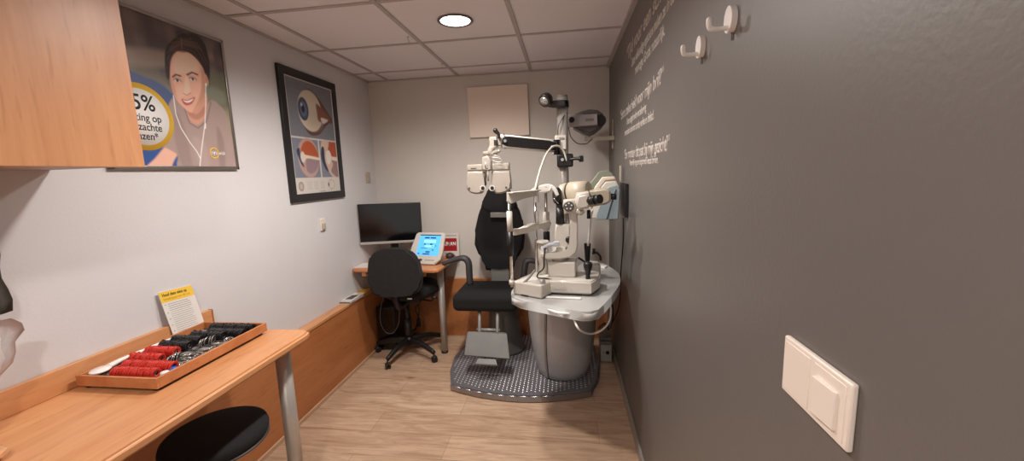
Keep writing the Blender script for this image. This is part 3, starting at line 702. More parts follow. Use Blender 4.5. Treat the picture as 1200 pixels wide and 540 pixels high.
# trial frame
p0 = atz(240, 411, TZ+.02); t2 = thing('trial_spectacles', (p0.x, p0.y, TZ+.006), 'silver trial spectacle frame lying in the middle of the lens tray', 'trial frame')
R = Matrix.Translation((min(p0.x, -1.735), p0.y-.01, TZ+.020)) @ Matrix.Rotation(.95, 4, 'Z') @ Matrix.Rotation(-.25, 4, 'X')
for sx_ in (-1, 1):
    m = MB(); m.lathe([(.016, -.002), (.021, -.002), (.0215, .0015), (.016, .0015), (.016, -.002)], R @ Matrix.Translation((sx_*.030, 0, 0)), 26); m.build('lens_ring', SIL, t2)
    m = MB(); m.tube([R @ Vector((sx_*.052, .004, .001)), R @ Vector((sx_*.054, .03, .006)), R @ Vector((sx_*.046, .082, .004)), R @ Vector((sx_*.044, .10, -.002))], .0022, 8); m.build('temple_arm', SIL, t2)
m = MB(); m.box((0, .019, .001), (.118, .006, .004), M=R, bevel=.001); m.cyl(R @ Vector((0, .012, -.004)), R @ Vector((0, .03, -.004)), .004, n=12); m.build('bridge_bar', SIL, t2)
for i, (a, b_, lab) in enumerate([((205, 430), (226, 429), 'thin dark rod lying across the near end of the tray'), ((248, 403), (290, 400.5), 'long silver rod lying by the far black rows')]):
    A, B = atz(*a, TZ+.012), atz(*b_, TZ+.012); A.x = min(A.x, tx1-.02); B.x = min(B.x, tx1-.016); m = MB(); m.cyl(A, B, .0028, n=10); m.cyl(A, A+(B-A)*.3, .0042, n=10)
    tag(m.build('instrument_rod', STEEL if i else DGREY), lab, 'rod', 'rods in the tray')
# white paddle occluder, covers
t2 = thing('white_occluder_paddle', (-1.93, 1.07, TZ+.006), 'white plastic occluder paddle in the near left corner of the tray', 'occluder')
pc = atz(118, 433, TZ+.026); pc = Vector((tx0+.040, ty0+.043, TZ+.034))
m = MB(); m.lathe([(0, -.003), (.026, -.002), (.029, .001), (.026, .004), (0, .005)], Matrix.Translation(pc) @ Matrix.Rotation(.06, 4, 'X'), 32); m.build('paddle', WHITEP, t2)
m = MB(); m.tube([pc+Vector((.0, .024, .001)), pc+Vector((-.012, .09, .001)), pc+Vector((-.016, .17, -.002)), pc+Vector((-.016, .26, -.004))], [.009, .006, .0055, .007], 10, sx=1.3); m.build('handle', WHITEP, t2)
for px, py, mt, lab in ((193, 436.5, WHITEP, 'white round cap in the near right corner of the tray'), (202, 431.5, mat('blue_plastic', (44, 92, 190), .35), 'blue round cap beside the white cap in the tray')):
    p = atz(px, py, TZ+.022); m = MB(); m.lathe([(0, 0), (.013, 0), (.0135, .016), (.011, .020), (0, .021)], Matrix.Translation((min(p.x, tx1-.024), p.y, TZ+.006)), 24)
    tag(m.build('lens_cap', mt), lab, 'cap')
# instruction card
t2 = thing('instruction_card', (-1.955, 1.45, DT), 'white card with yellow header propped behind the lens tray', 'card')
cA, cB = Vector((-1.966, 1.376, DT+.012)), Vector((-1.966, 1.522, DT+.004)); up_ = (Vector((-1.9885, 1.355, 1.000))-cA)
M0 = frame_m(cA, cB-cA, up_); wC = (cB-cA).length; hC = up_.length
m = MB(); m.box((wC/2, hC/2, 0), (wC, hC, .0012), M=M0); m.build('card_sheet', mat('card_white', (232, 226, 220), .6, var=.01), t2)
m = MB(); m.box((wC/2, hC*.885, .0008), (wC*.985, hC*.21, .0006), M=M0); m.build('yellow_header', mat('card_yellow', (244, 200, 70), .6, var=.01), t2)
add_text('title_text', 'Houd deze tekst op', M0 @ Matrix.Translation((.012, hC*.895, .0014)), INK, width=wC*.72, height=.018, bold=.02, parent=t2, thick=.0003)
add_text('subtitle_text', 'leesafstand van 40 cm', M0 @ Matrix.Translation((.012, hC*.82, .0014)), mat('ochre_ink', (196, 140, 40), .6), width=wC*.78, height=.014, parent=t2, thick=.0003)
m = MB()
for k in range(17):
    zz = hC*(.735-.041*k)
    if zz < .02: break
    th_ = .0016 if k < 4 else .0010
    m.box((wC*(.16+.64/2*(1 if k % 4 else .92)), zz, .0008), (wC*.66*(1 if k % 4 else .9), th_, .0004), M=M0)
    if k in (0, 4, 7, 10, 13): m.box((wC*.08, zz, .0008), (wC*.04, .002, .0004), M=M0)
m.build('printed_lines', mat('grey_print', (112, 106, 104), .6), t2)

# ------------------------------------------------------------------ back-left computer desk
t = thing('computer_desk', (-1.64, 3.06, 0), 'small beech computer desk in the back left corner on a steel leg', 'desk')
m = MB(); z = .712
m.prism([(-1.995, 3.31, z), (-1.995, 2.83, z), (-1.97, 2.80, z), (-1.33, 2.775, z), (-1.295, 2.79, z), (-1.285, 2.83, z), (-1.285, 3.31, z)], (0, 0, .028), bevel=.007, seg=3); m.build('desktop', BEECH_X, t)
m = MB(); m.cyl((-1.345, 2.975, .015), (-1.345, 2.975, .712), .026, n=32); m.build('leg', STEEL, t)
m = MB(); m.cyl((-1.345, 2.975, 0), (-1.345, 2.975, .016), .028, n=32); m.build('leg_foot', BLACK, t)
for px in (427, 496):
    p = at(px, 324, 2.84); m = MB(); m.box((p.x, 2.85, .692), (.035, .03, .04), bevel=.002); m.box((p.x+(.03 if px < 450 else -.01), 2.86, .677), (.05, .02, .010)); m.build('support_block', EDGE, t)
m = MB(); m.box((-1.62, 3.22, .62), (.5, .02, .18)); m.build('modesty_board', mat('dim_board', (140, 120, 104), .6), t)
# monitor
t = thing('computer_monitor', (-1.73, 3.03, .74), 'black flat computer monitor with silver bottom edge in the back left corner', 'monitor')
MM = frame_m((-1.757, 3.040, 1.057), (.467, .135, -.004), (.004, 0, 1))
m = MB(); m.box((0, 0, -.018), (.490, .322, .030), M=MM, bevel=.004); m.build('housing', BLACK, t)
m = MB(); m.box((0, .008, .0), (.476, .296, .002), M=MM); m.build('screen', mat('black_screen', (10, 10, 12), .12, var=.02), t)
m = MB(); m.box((0, -.154, .001), (.492, .020, .008), M=MM, bevel=.002); m.box((-.2445, 0, 0), (.004, .322, .006), M=MM); m.build('silver_edge', mat('silver_plastic', (190, 184, 178), .35, .3), t)
m = MB(); m.box((-1.76, 3.10, .85), (.06, .03, .22), rz=.28, bevel=.006); m.build('stand_neck', BLACK, t)
m = MB(); m.box((-1.76, 3.12, .746), (.24, .18, .012), rz=.28, bevel=.005); m.build('stand_foot', BLACK, t)
m = MB(); m.tube([(-1.74, 3.10, .93), (-1.69, 3.06, .885), (-1.66, 3.07, .90), (-1.62, 3.11, .935)], .003, 6); m.build('cable', BLACK, t)
# tabletop controller with blue screen
t = thing('phoropter_control_panel', (-1.47, 3.03, .74), 'cream tabletop control panel with glowing blue screen on the computer desk', 'control panel')
bl_, br_, tr_, tl_ = at(478, 302, 2.93), at(516, 305, 2.90), at(521, 275, 3.03), at(487, 272, 3.05)
zb = .7445
bl_.z = zb+.004; br_.z = zb
M1 = frame_m(bl_, br_-bl_, tl_-bl_)
xa = (br_-bl_).normalized(); za = xa.cross((tl_-bl_)).normalized(); 
w0 = (br_-bl_).length; hh = (tl_-bl_).dot(M1.to_3x3().col[1]); shx = (tl_-bl_).dot(xa); w1 = (tr_-tl_).length
def loc(u, v, n=0): return bl_+xa*(u*(w0*(1-v)+w1*v)+shx*v)+Vector(M1.to_3x3().col[1])*(hh*v)+za*n
m = MB(); m.prism([loc(.0, .06, -.016), loc(.12, 0, -.016), loc(.80, 0, -.016), loc(.97, .16, -.016), loc(1, .35, -.016), loc(1, .94, -.016), loc(.94, 1, -.016), loc(.07, 1, -.016), loc(0, .94, -.016), loc(-.06, .3, -.016)], za*.022, bevel=.005, seg=3); m.build('casing', CREAM, t)
SCR = mat('lit_blue_screen', (80, 170, 240), .3, var=.0, emit=(84, 172, 245), es=.75)
m = MB(); m.prism([loc(.17, .27, .0058), loc(.88, .27, .0058), loc(.88, .92, .0058), loc(.17, .92, .0058)], za*.0014); sc_ = m.build('screen', SCR, t)
m = MB(); n_ = .0074
def sb(u0, v0, u1, v1): m.prism([loc(u0, v0, n_), loc(u1, v0, n_), loc(u1, v1, n_), loc(u0, v1, n_)], za*.0004)
for u0, v0, u1, v1 in ((.17, .89, .88, .92), (.34, .80, .50, .84), (.54, .80, .72, .84), (.28, .49, .48, .505), (.36, .60, .42, .64), (.56, .60, .64, .64), (.62, .54, .68, .57), (.46, .36, .60, .40), (.38, .30, .60, .335), (.66, .42, .70, .46), (.22, .31, .28, .34), (.74, .55, .76, .60)): sb(u0, v0, u1, v1)
m.build('screen_marks', mat('screen_ink', (30, 60, 100), .4), t)
m = MB(); m.use(0)
for u0, v0, u1, v1 in ((.34, .66, .74, .76), (.40, .52, .70, .59)): sb(u0, v0, u1, v1)
m.build('screen_panels', mat('screen_pale', (120, 200, 250), .3, var=0, emit=(140, 205, 250), es=.8), t)
m = MB(); Mk = frame_m(loc(.36, .13, .006), xa, M1.to_3x3().col[1])
m.lathe([(0, 0), (.011, 0), (.011, .002), (0, .003)], Mk @ Matrix.Diagonal((1.3, .8, 1, 1)), 24); m.build('logo_button', DGREY, t)
m = MB()
for k in range(5): m.prism([loc(.50+.06*k, .11, .0060), loc(.54+.06*k, .11, .0060), loc(.54+.06*k, .14, .0060), loc(.50+.06*k, .14, .0060)], za*.0010)
m.build('button_row', GREYM, t)
mid = (loc(.5, .75, -.016)); m = MB(); m.box((mid.x, mid.y+.035, .79), (.12, .05, .098), bevel=.008); m.build('support_foot', DGREY, t)
# red sign card, dark ball and paper
t = thing('red_sign_card', (-1.34, 3.27, .74), 'white card with a red square and white letters behind the blue-screen panel', 'sign card')
a = at(514, 296, 3.27); b2 = at(538, 296, 3.25); tp = at(537, 273, 3.27); hgt = tp.z-.741; wd = b2.x-a.x
Mc = frame_m((a.x, 3.262, .7405), (1, -.03, 0), (0, .06, 1))
m = MB(); m.box((wd/2, hgt/2, 0), (wd, hgt, .004), M=Mc); m.build('card_board', mat('sign_white', (222, 214, 206), .5, var=.01), t)
m = MB(); m.box((wd*.56, hgt*.50, .0024), (wd*.68, hgt*.56, .001), M=Mc); m.build('red_square', mat('sign_red', (168, 26, 34), .5, var=.02), t)
add_text('sign_text', 'UMAN', Mc @ Matrix.Translation((wd*.30, hgt*.45, .0032)), PW, width=wd*.55, height=.048, bold=.03, parent=t, thick=.0003)
m = MB(); m.box((wd*.56, hgt*.90, .0024), (wd*.66, .005, .0006), M=Mc); m.build('header_line', GREYM, t)
m = MB(); m.box((wd*.55, hgt*.10, .0024), (wd*.4, .008, .0006), M=Mc); m.build('footer_line', GREYM, t)
m = MB(); p = at(526, 293, 3.15); m.lathe([(0, 0), (.028, 0), (.036, .014), (.032, .034), (.016, .045), (0, .047)], Matrix.Translation((p.x-.0, 3.17, .7402)), 24); m.tube([(p.x+.02, 3.17, .765), (p.x+.045, 3.165, .762)], .006, 8)
tag(m.build('tape_dispenser', mat('dark_brown_plastic', (64, 56, 52), .5)), 'small dark rounded desk gadget beside the red sign card', 'desk gadget')
m = MB(); m.box((-1.92, 2.92, .7412), (.15, .17, .002), rz=.05); tag(m.build('paper_sheet', mat('paper', (226, 220, 216), .6, var=.01)), 'white sheet of paper on the left of the computer desk', 'paper')
m = MB(); m.box((-1.72, 2.86, .7475), (.24, .11, .015), bevel=.004); tag(m.build('keyboard', BLACK), 'black keyboard on the computer desk behind the office chair back', 'keyboard')
# PC under the desk and cables
t = thing('desktop_computer', (-1.845, 3.17, 0), 'black desktop computer standing under the corner desk', 'computer')
m = MB(); m.box((-1.835, 3.14, .19), (.16, .32, .36), bevel=.006); m.build('case', BLACK, t)
m = MB(); m.box((-1.835, 2.978, .19), (.15, .008, .34), bevel=.002); m.build('front_panel', mat('black_gloss_panel', (14, 14, 15), .25), t)
for x in (-1.885, -1.785):
    m = MB(); m.box((x, 3.14, .006), (.02, .28, .012)); m.build('foot', BLACK, t)
m = MB(); m.tube([at(450, 346, 2.93), at(446, 362, 2.92), at(446, 378, 2.91), at(452, 389, 2.91), at(460, 390, 2.92), at(466, 382, 2.94), at(468, 370, 2.95), at(468, 352, 2.95)], .0024, 8)
tag(m.build('white_cable', mat('grey_white_sheath', (112, 108, 104), .5)), 'white looped cable hanging under the corner desk', 'cable')
m = MB(); m.tube([at(488, 330, 3.1), at(486, 345, 3.1), at(491, 360, 3.1), at(489, 378, 3.1), at(487, 386, 3.12)], .005, 8); m.tube([at(494, 330, 3.1), at(494, 350, 3.1), at(487, 362, 3.1), at(492, 374, 3.1)], .004, 8); m.box(at(491, 378, 3.1), (.03, .02, .07), bevel=.004)
tag(m.build('black_cable_bundle', BLACK), 'bundle of black cables hanging down behind the office chair', 'cable')
# brochures on the ledge
t = thing('brochure_stack', (-1.96, 2.66, PH), 'pile of white brochures on the wooden ledge', 'brochures')
m = MB()
for k in range(4): m.box((-1.957+.001*k, 2.71+.004*k, PH+.0055+.0055*k), (.084, .195, .0048), rz=.02*(k % 3-1))
m.build('brochure', mat('brochure_white', (222, 214, 206), .5, var=.02), t)
m = MB(); m.box((-1.953, 2.71, PH+.0252), (.050, .10, .0008)); m.build('cover_picture', mat('cover_dark', (72, 68, 70), .5, var=.6, scale=60), t)
m = MB(); m.box((-1.957, 2.615, PH+.012), (.082, .003, .008)); m.build('cover_edge', DGREY, t)
m = MB(); m.box((-1.963, 2.90, PH+.005), (.07, .16, .006)); m.box((-1.963, 2.90, PH+.011), (.068, .155, .005), rz=.03)
tag(m.build('yellow_leaflets', mat('leaflet_yellow', (214, 166, 56), .5, var=.2, scale=20)), 'yellow leaflets lying on the ledge beyond the white brochures', 'leaflets')

# ------------------------------------------------------------------ office chair
t = thing('office_chair', (-1.62, 2.92, 0), 'black fabric swivel office chair at the corner desk', 'office chair')
yb = 2.66
def pp(pts, y): return [at(a, b_, y) for a, b_ in pts]
m = MB(); m.prism(pp([(438, 296), (448, 292.5), (464, 291.5), (478, 294), (487, 302), (491, 316), (494, 332), (491, 341), (482, 346), (462, 348), (442, 347.5), (434, 342), (431, 328), (431, 312), (433, 302)], yb), (0, .055, 0), bevel=.018, seg=4, smooth=3); m.build('backrest', CHAIRF, t)
m = MB(); m.tube([(-1.61, yb+.05, .66), (-1.61, yb+.065, .56), (-1.605, yb+.075, .47), (-1.60, yb+.13, .455), (-1.6, yb+.22, .458)], .022, 10, sx=1.3); m.build('back_bracket', BLACK, t)
scx, scy = -1.585, 2.94
m = MB(); m.lathe([(0, .48), (.19, .485), (.225, .51), (.23, .54), (.215, .572), (.15, .585), (0, .588)], Matrix.Translation((scx, scy, .015)) @ Matrix.Rotation(-.35, 4, 'Z'), 40, sx=1.02, sy=.96); m.build('seat', BLACKF, t)
m = MB(); m.box((scx, scy, .475), (.22, .22, .04), bevel=.008); m.build('mechanism', BLACK, t)
m = MB(); p = at(509, 350, 2.82); m.tube([(scx+.08, scy-.04, .475), (scx+.20, scy-.10, .48), (p.x, 2.82, .515)], .007, 8); m.sph((p.x, 2.82, .515), .018, (1.4, 1, .8)); m.build('adjust_lever', BLACK, t)
bc = Vector((-1.625, 2.935, 0))
m = MB(); m.cyl((bc.x, bc.y, .11), (bc.x, bc.y, .47), .019); m.cyl((bc.x, bc.y, .10), (bc.x, bc.y, .30), .030); m.cyl((bc.x, bc.y, .085), (bc.x, bc.y, .15), .042, .036); m.build('gas_lift', BLACK, t)
feet = [(-1.905, 2.945), (-1.695, 2.675), (-1.375, 2.805), (-1.41, 3.14), (-1.70, 3.22)]
for fx, fy in feet:
    m = MB(); d = Vector((fx, fy, 0))-bc; a = bc+Vector((0, 0, .118)); b_ = bc+d*.55+Vector((0, 0, .112)); c = bc+d*1.0+Vector((0, 0, .075))
    m.tube([a, b_, c], [.032, .024, .018], 10, sx=.85); m.build('base_arm', BLACK, t); caster(fx, fy, math.atan2(d.y, d.x)+.9, t)
m = MB(); m.box(at(480, 350, 2.72), (.035, .004, .008)); m.build('label_tab', WHITEP, t)

# ------------------------------------------------------------------ wall screen (back wall)
t = thing('projection_screen', (-.89, D, 1.73), 'blank cream test screen panel on the back wall', 'screen')
m = MB(); a, b_, c, d = at(547, 102.5, D-.028), at(618, 98, D-.028), at(620.5, 158, D-.028), at(551, 161.5, D-.028)
m.prism([d, c, b_, a], (0, .022, 0), bevel=.002); m.build('panel', mat('cream_panel', (240, 222, 206), .55, var=.02, scale=2), t)
for x in (-1.05, -.72):
    m = MB(); m.box((x, D-.003, 1.93), (.05, .006, .12)); m.build('mount', GREYM, t)

# ------------------------------------------------------------------ floor platform of the exam unit
PT = .05
pf = [(-1.13+.92*k/12, 2.312+.475*(-1.13+.92*k/12+.66)**2) for k in range(13)]+[(-.150, 2.58), (-.125, 2.80), (-.14, 3.05), (-.19, 3.26), (-1.10, 3.26), (-1.19, 3.02), (-1.215, 2.82), (-1.19, 2.60)]
t = thing('platform', (-.67, 2.8, 0), 'low grey studded floor platform carrying the treatment chair and instrument column', 'platform')
m = MB(); m.prism([(x, y, .0) for x, y in pf], (0, 0, PT), bevel=.008, seg=3); m.build('deck', PLAT, t)
m = MB()
fr = [(x, y) for x, y in pf[:13]]
Q = smoothpoly
for (x1, y1), (x2, y2) in zip(fr, fr[1:]):
    d = Vector((x2-x1, y2-y1, 0)); n_ = Vector((d.y, -d.x, 0)).normalized()*.010
    m.prism([(x1, y1, .004), (x2, y2, .004), (x2+n_.x, y2+n_.y, .004), (x1+n_.x, y1+n_.y, .004)], (0, 0, .040), bevel=.003)
m.build('nosing', mat('silver_nosing', (150, 148, 150), .3, .8), t)
def inside(x, y, P_):
    r = False
    for i in range(len(P_)):
        (x1, y1), (x2, y2) = P_[i-1], P_[i]
        if (y1 > y) != (y2 > y) and x < (x2-x1)*(y-y1)/(y2-y1)+x1: r = not r
    return r
inner = [((x+.67)*.955-.67, (y-2.8)*.94+2.8) for x, y in pf]
m = MB()
for i in range(46):
    for j in range(40):
        x = -1.25+i*.0265; y = 2.33+j*.0265+(i % 2)*.01325
        if inside(x, y, inner) and y < 3.24:
            vs = [m.b.verts.new((x+.0062*math.cos(a*PI/3), y+.0062*math.sin(a*PI/3), PT)) for a in range(6)]; tp = m.b.verts.new((x, y, PT+.003))
            for k in range(6): m.b.faces.new((vs[k], vs[(k+1) % 6], tp))
o = m.build('raised_studs', STUD, t)

# pedestal (curved shell)
t = thing('instrument_pedestal', (-.385, 2.66, PT), 'bulging silver-grey pedestal under the instrument table', 'pedestal')
pc = Vector((-.388, 2.645, 0))
prof = [(.150, PT+.001), (.168, PT+.006), (.184, .11), (.206, .21), (.221, .33), (.230, .45), (.234, .57), (.236, .66), (.232, .700)]
m = MB(); m.lathe(prof, Matrix.Translation(pc), 56, sx=1, sy=.93); m.build('shell', SHELL, t)
def pedpt(ang, k, off=0):
    r, z = prof[k]; return Vector((pc.x+(r+off)*math.cos(ang), pc.y+(r+off)*.93*math.sin(ang), z))
m = MB(); m.tube([pedpt(-PI/2-.62+.035*k, k, .0008) for k in range(1, 9)], .0032, 6); m.build('seam', mat('dark_seam', (84, 82, 80), .5), t)
m = MB(); m.tube([pedpt(-PI/2-.70+.04*k, k, .002) for k in range(1, 9)], .006, 8, sx=.5); m.build('edge_rib', mat('light_grey_rib', (168, 164, 158), .4, .2), t)
m = MB(); h = at(655, 370, 2.36)
m.lathe([(0, .548), (.035, .553), (.058, .572), (.066, .60), (.068, .7425), (0, .7425)], Matrix.Translation((-.425, 2.425, 0)), 32); m.build('swivel_hub', mat('pale_hub', (176, 172, 166), .35), t)
m = MB(); pk = pedpt(-PI/2-.75, 7); m.box((pk.x+.02, pk.y-.005, .655), (.035, .012, .006)); m.build('slot', BLACK, t)

# instrument table top
t = thing('instrument_table', (-.3, 2.3, .70), 'pale grey rounded instrument table top carrying the slit lamp', 'instrument table')
TZT = .790
tp_ = [tuple(atz(a, b_, TZT).xy) for a, b_ in ((599.5, 341), (599.5, 346), (603, 349.5), (620, 353), (640, 357), (660, 361), (682, 365), (691, 366), (698, 364.5), (704, 360), (712, 352), (721, 341), (726.5, 332), (727, 325.5), (724, 319.5), (717, 314), (707, 308.5), (697, 305), (684, 305.5))]
tp_ += [(-.30, 2.56), (-.45, 2.46), (-.60, 2.32), (-.64, 2.18)]
m = MB(); m.prism([(x, y, TZT-.047) for x, y in tp_], (0, 0, .047), bevel=.012, seg=4, smooth=2); m.build('table_top', TABLE, t)
m = MB(); a, b_ = atz(642, 363, .768), atz(669, 368, .768); n_ = Vector((-.45, -.85, 0))*.010
m.tube([a+Vector((0, .005, .0)), a*.6+b_*.4+n_, a*.35+b_*.65+n_, b_+Vector((0, .005, 0))], [.004, .007, .007, .004], 10); m.build('pull_handle', WHITEP, t)
m = MB(); m.tube([atz(672, 373, .738), atz(679, 386, .70), at(693, 391, 1.98), at(706, 386, 2.02), at(714, 376, 2.06), at(716, 363, 2.10), at(714, 356, 2.12)], .0052, 10)
tag(m.build('white_hanging_cable', WHITEP), 'thick white cable looping below the right edge of the instrument table', 'cable')
# pedestal to table connector
t = bpy.data.objects['instrument_pedestal']; m = MB(); m.cyl((-.40, 2.42, .699), (-.40, 2.42, .744), .06); m.build('bearing', STEEL, t)

# ------------------------------------------------------------------ column with arm, lamp
PX, PY = -.366, 2.735
t = thing('instrument_column', (PX, PY, PT), 'tall steel column rising behind the slit lamp', 'column')
m = MB(); m.cyl((PX, PY, .7005), (PX, PY, 1.905), .0365, n=40); m.build('pole', STEEL, t)
m = MB(); m.cyl((PX, PY, 1.905), (PX, PY, 1.918), .0365, .034, n=40); m.build('pole_cap', GREYM, t)
yy = PY-.05
m = MB(); p = at(664, 188, yy); m.box((p.x-.01, yy+.01, p.z), (.105, .085, .085), bevel=.010); k = m.build('clamp', BLACK, t)
m = MB(); a = at(668, 187, yy-.045); b_ = at(681, 186, yy-.06); m.tube([a, (a+b_)/2+Vector((0, 0, .004)), b_], [.010, .010, .014], 12); m.box(b_, (.03, .02, .04), bevel=.006); m.build('clamp_lever', BLACK, t)
m = MB(); a = at(659, 187, yy-.034); m.cyl(a, a+Vector((0, -.012, 0)), .010, n=20); m.build('clamp_screw', CHROME, t)
m = MB(); a = at(657, 167, yy+.005); m.box((a.x, yy+.012, a.z), (.075, .026, .095), bevel=.006); m.build('arm_bracket', CREAM, t)
m = MB(); a = at(658, 162, yy-.004); m.box(a, (.03, .004, .012)); m.build('bracket_badge', GREYM, t)
# black collar for the lamp
m = MB(); a = at(661, 120, PY); m.cyl((PX, PY, a.z-.032), (PX, PY, a.z+.008), .043, n=32); m.build('lamp_collar', BLACK, t)
t = thing('examination_spotlight', (at(648, 120, 2.70)), 'black swivel spotlight clamped to the top of the steel column', 'spotlight')
m = MB(); a = at(662, 121, PY-.04); b_ = at(646, 122, 2.68); m.tube([a, at(655, 122, 2.69), b_, at(641, 121, 2.67)], [.024, .026, .022, .020], 14, sx=.8); m.build('arm', DGREY, t)
hp = at(639.5, 117, 2.65); dirv = Vector((-.45, -.75, -.48)).normalized(); Mh = Matrix.Translation(hp) @ dirv.to_track_quat('Z', 'Y').to_matrix().to_4x4()
m = MB(); m.lathe([(0, -.048), (.022, -.044), (.038, -.026), (.043, 0), (.042, .018), (.034, .026), (.031, .022), (.0, .018)], Mh, 32); m.build('lamp_head', mat('black_lamp_body', (34, 31, 30), .35), t)
m = MB(); m.lathe([(0, .019), (.030, .0225), (.030, .025), (.0, .028)], Mh, 28); m.build('lens', mat('lamp_glass', (200, 196, 190), .15, .7), t)
m = MB()
for dx in (-.012, 0, .012): m.cyl(Mh @ Vector((dx, .0, .026)), Mh @ Vector((dx, .0, .031)), .004, n=10)
m.build('lens_ribs', CHROME, t)
m = MB(); m.tube([at(664, 131, PY-.02), at(657, 142, PY-.05), at(654, 150, PY-.05), at(654, 162, PY-.045)], .003, 6); m.build('cord', DGREY, t)

# phoropter arm + phoropter
t = bpy.data.objects['instrument_column']
yA = lambda f: 2.70-.12*f
aT, aB = (652, 163.5), (652, 178.5); bT, bB = (586, 157.2), (587, 174)
m = MB(); P4 = [at(*aB, 2.66), at(*aT, 2.66), at(*bT, 2.55), at(*bB, 2.55)]
m.prism(P4, (0, .05, 0), bevel=.010, seg=3); t = m.build('swing_arm', CREAM, t)
m = MB(); P4 = [at(651, 176, 2.648), at(651, 167, 2.648), at(644, 164.6, 2.638), at(594, 159.4, 2.552), at(588.5, 161.5, 2.543), at(588.5, 168.5, 2.543), at(594, 171.2, 2.552), at(644, 175.8, 2.638)]
m.prism(P4, (0, .012, 0), bevel=.004); m.build('black_inset', BLACK, t)
m = MB()
for px, py, y in ((592, 165, 2.545), (590.5, 157.5, 2.548), (590.5, 172.5, 2.548), (647, 172, 2.64), (648, 164, 2.65), (648, 179.5, 2.65)):
    a = at(px, py, y); r = .010 if (px, py) in ((592, 165), (647, 172)) else .006; m.cyl(a+Vector((0, .012, 0)), a+Vector((0, -.006, 0)), r, n=16)
m.build('bolts', CHROME, t)
m = MB(); a = at(650, 172, 2.66); m.cyl((a.x+.012, a.y+.015, a.z-.05), (a.x+.012, a.y+.015, a.z+.045), .020, n=20); m.build('hinge', BLACK, t)
PHM = mat('phoropter_cream', (166, 157, 146), .4, var=.02)
t = thing('phoropter', at(572, 205, 2.52), 'cream phoropter head hanging in front of the treatment chair', 'phoropter')
y = 2.52
m = MB(); m.box(at(578.5, 167, y+.02), (.05, .05, .07), bevel=.008); m.box(at(583.5, 166, y+.03), (.05, .03, .05), bevel=.006); m.build('elbow_joint', PHM, t)
m = MB(); m.box(at(581, 167, y-.006), (.024, .01, .034), bevel=.003); m.build('joint_badge', BLACK, t)
m = MB(); m.tube([at(577, 172, y), at(575, 178, y), at(578, 181, y)], [.020, .022, .018], 14); m.build('elbow', PHM, t)
m = MB(); m.tube([at(585, 162, y), at(584, 157, y), at(580, 153, y)], [.008, .010, .014], 12); m.sph(at(580.5, 153, y), .015); m.build('knob_lever', BLACK, t)
m = MB(); m.cyl(at(566.5, 180, y), at(583, 178, y), .014, n=20); m.cyl(at(583, 178, y), at(586, 176, y), .010, n=16); m.build('tilt_bar', PHM, t)
m = MB(); m.tube([at(576, 184, y-.02), at(584, 185, y-.02), at(588, 188, y-.02), at(584, 190, y-.02), at(577, 188, y-.02)], .0025, 6); m.tube([at(572, 184, y-.01), at(580, 182, y-.01), at(587, 185, y-.01)], .002, 6); m.build('wire_loop', STEEL, t)
m = MB(); m.prism(pp([(565, 184), (571, 182), (575, 188), (576, 199), (571, 201), (564, 199)], y-.03), (0, .05, 0), bevel=.008); m.cyl(at(572, 198, y-.02), at(572, 212, y-.02), .006, n=12); m.build('yoke', PHM, t)
m = MB(); m.cyl(at(569, 196, y-.035), at(569, 190, y-.035), .005); m.box(at(570.5, 194, y-.034), (.012, .006, .03)); m.build('yoke_slot', STEEL, t)
m = MB(); m.prism(pp([(547, 193), (596, 190.5), (596.5, 199.5), (547.5, 200.5)], y), (0, .062, 0), bevel=.008, seg=3); m.build('top_housing', PHM, t)
m = MB(); m.prism(pp([(551.5, 196.9), (558, 196.6), (558, 197.5), (551.5, 197.8)], y-.002), (0, .003, 0)); m.build('name_plate', DGREY, t)
for nm, ol in (('left', [(547.5, 201), (568, 200.5), (568.5, 208), (566, 216), (567, 222), (563, 227), (557, 227.5), (551, 226), (546.5, 222), (547, 212)]), ('right', [(576, 200.3), (596.5, 199.8), (598, 211), (598.5, 221), (594, 225), (587, 227), (581, 227), (576.5, 222.5), (575, 213)])):
    m = MB(); m.prism(pp(ol, y-.005), (0, .07, 0), bevel=.010, seg=3); sh = m.build('lens_housing', PHM, t)
    cxp = 565.8 if nm == 'left' else 576.8
    m = MB(); a = at(cxp, 220.3, y-.006); m.cyl(a, a+Vector((0, -.006, 0)), .019, n=28); m.build('eyepiece_plate', CREAM, sh)
    m = MB(); a = at(cxp, 220.3, y-.012); m.cyl(a, a+Vector((0, -.004, 0)), .0115, n=24); m.build('aperture', BLACK, sh)
    m = MB(); a = at(550 if nm == 'left' else 593.2, 220.5 if nm == 'left' else 219.5, y-.005); m.cyl(a, a+Vector((0, -.006, 0)), .006, n=14); m.build('dial', DGREY, sh)
# white cable from slit lamp to clamp
m = MB(); m.tube([at(627, 223, 2.2), at(630, 210, 2.3), at(634, 196, 2.42), at(640, 181, 2.52), at(647, 172.5, 2.60), at(654, 171, 2.63), at(660, 176, 2.65), at(663, 184, 2.655), at(664, 190, 2.66)], .0065, 10)
tag(m.build('white_looped_cable', mat('white_cable_sheath', (206, 198, 188), .4)), 'white cable arching from the slit lamp headrest up to the column clamp', 'cable')

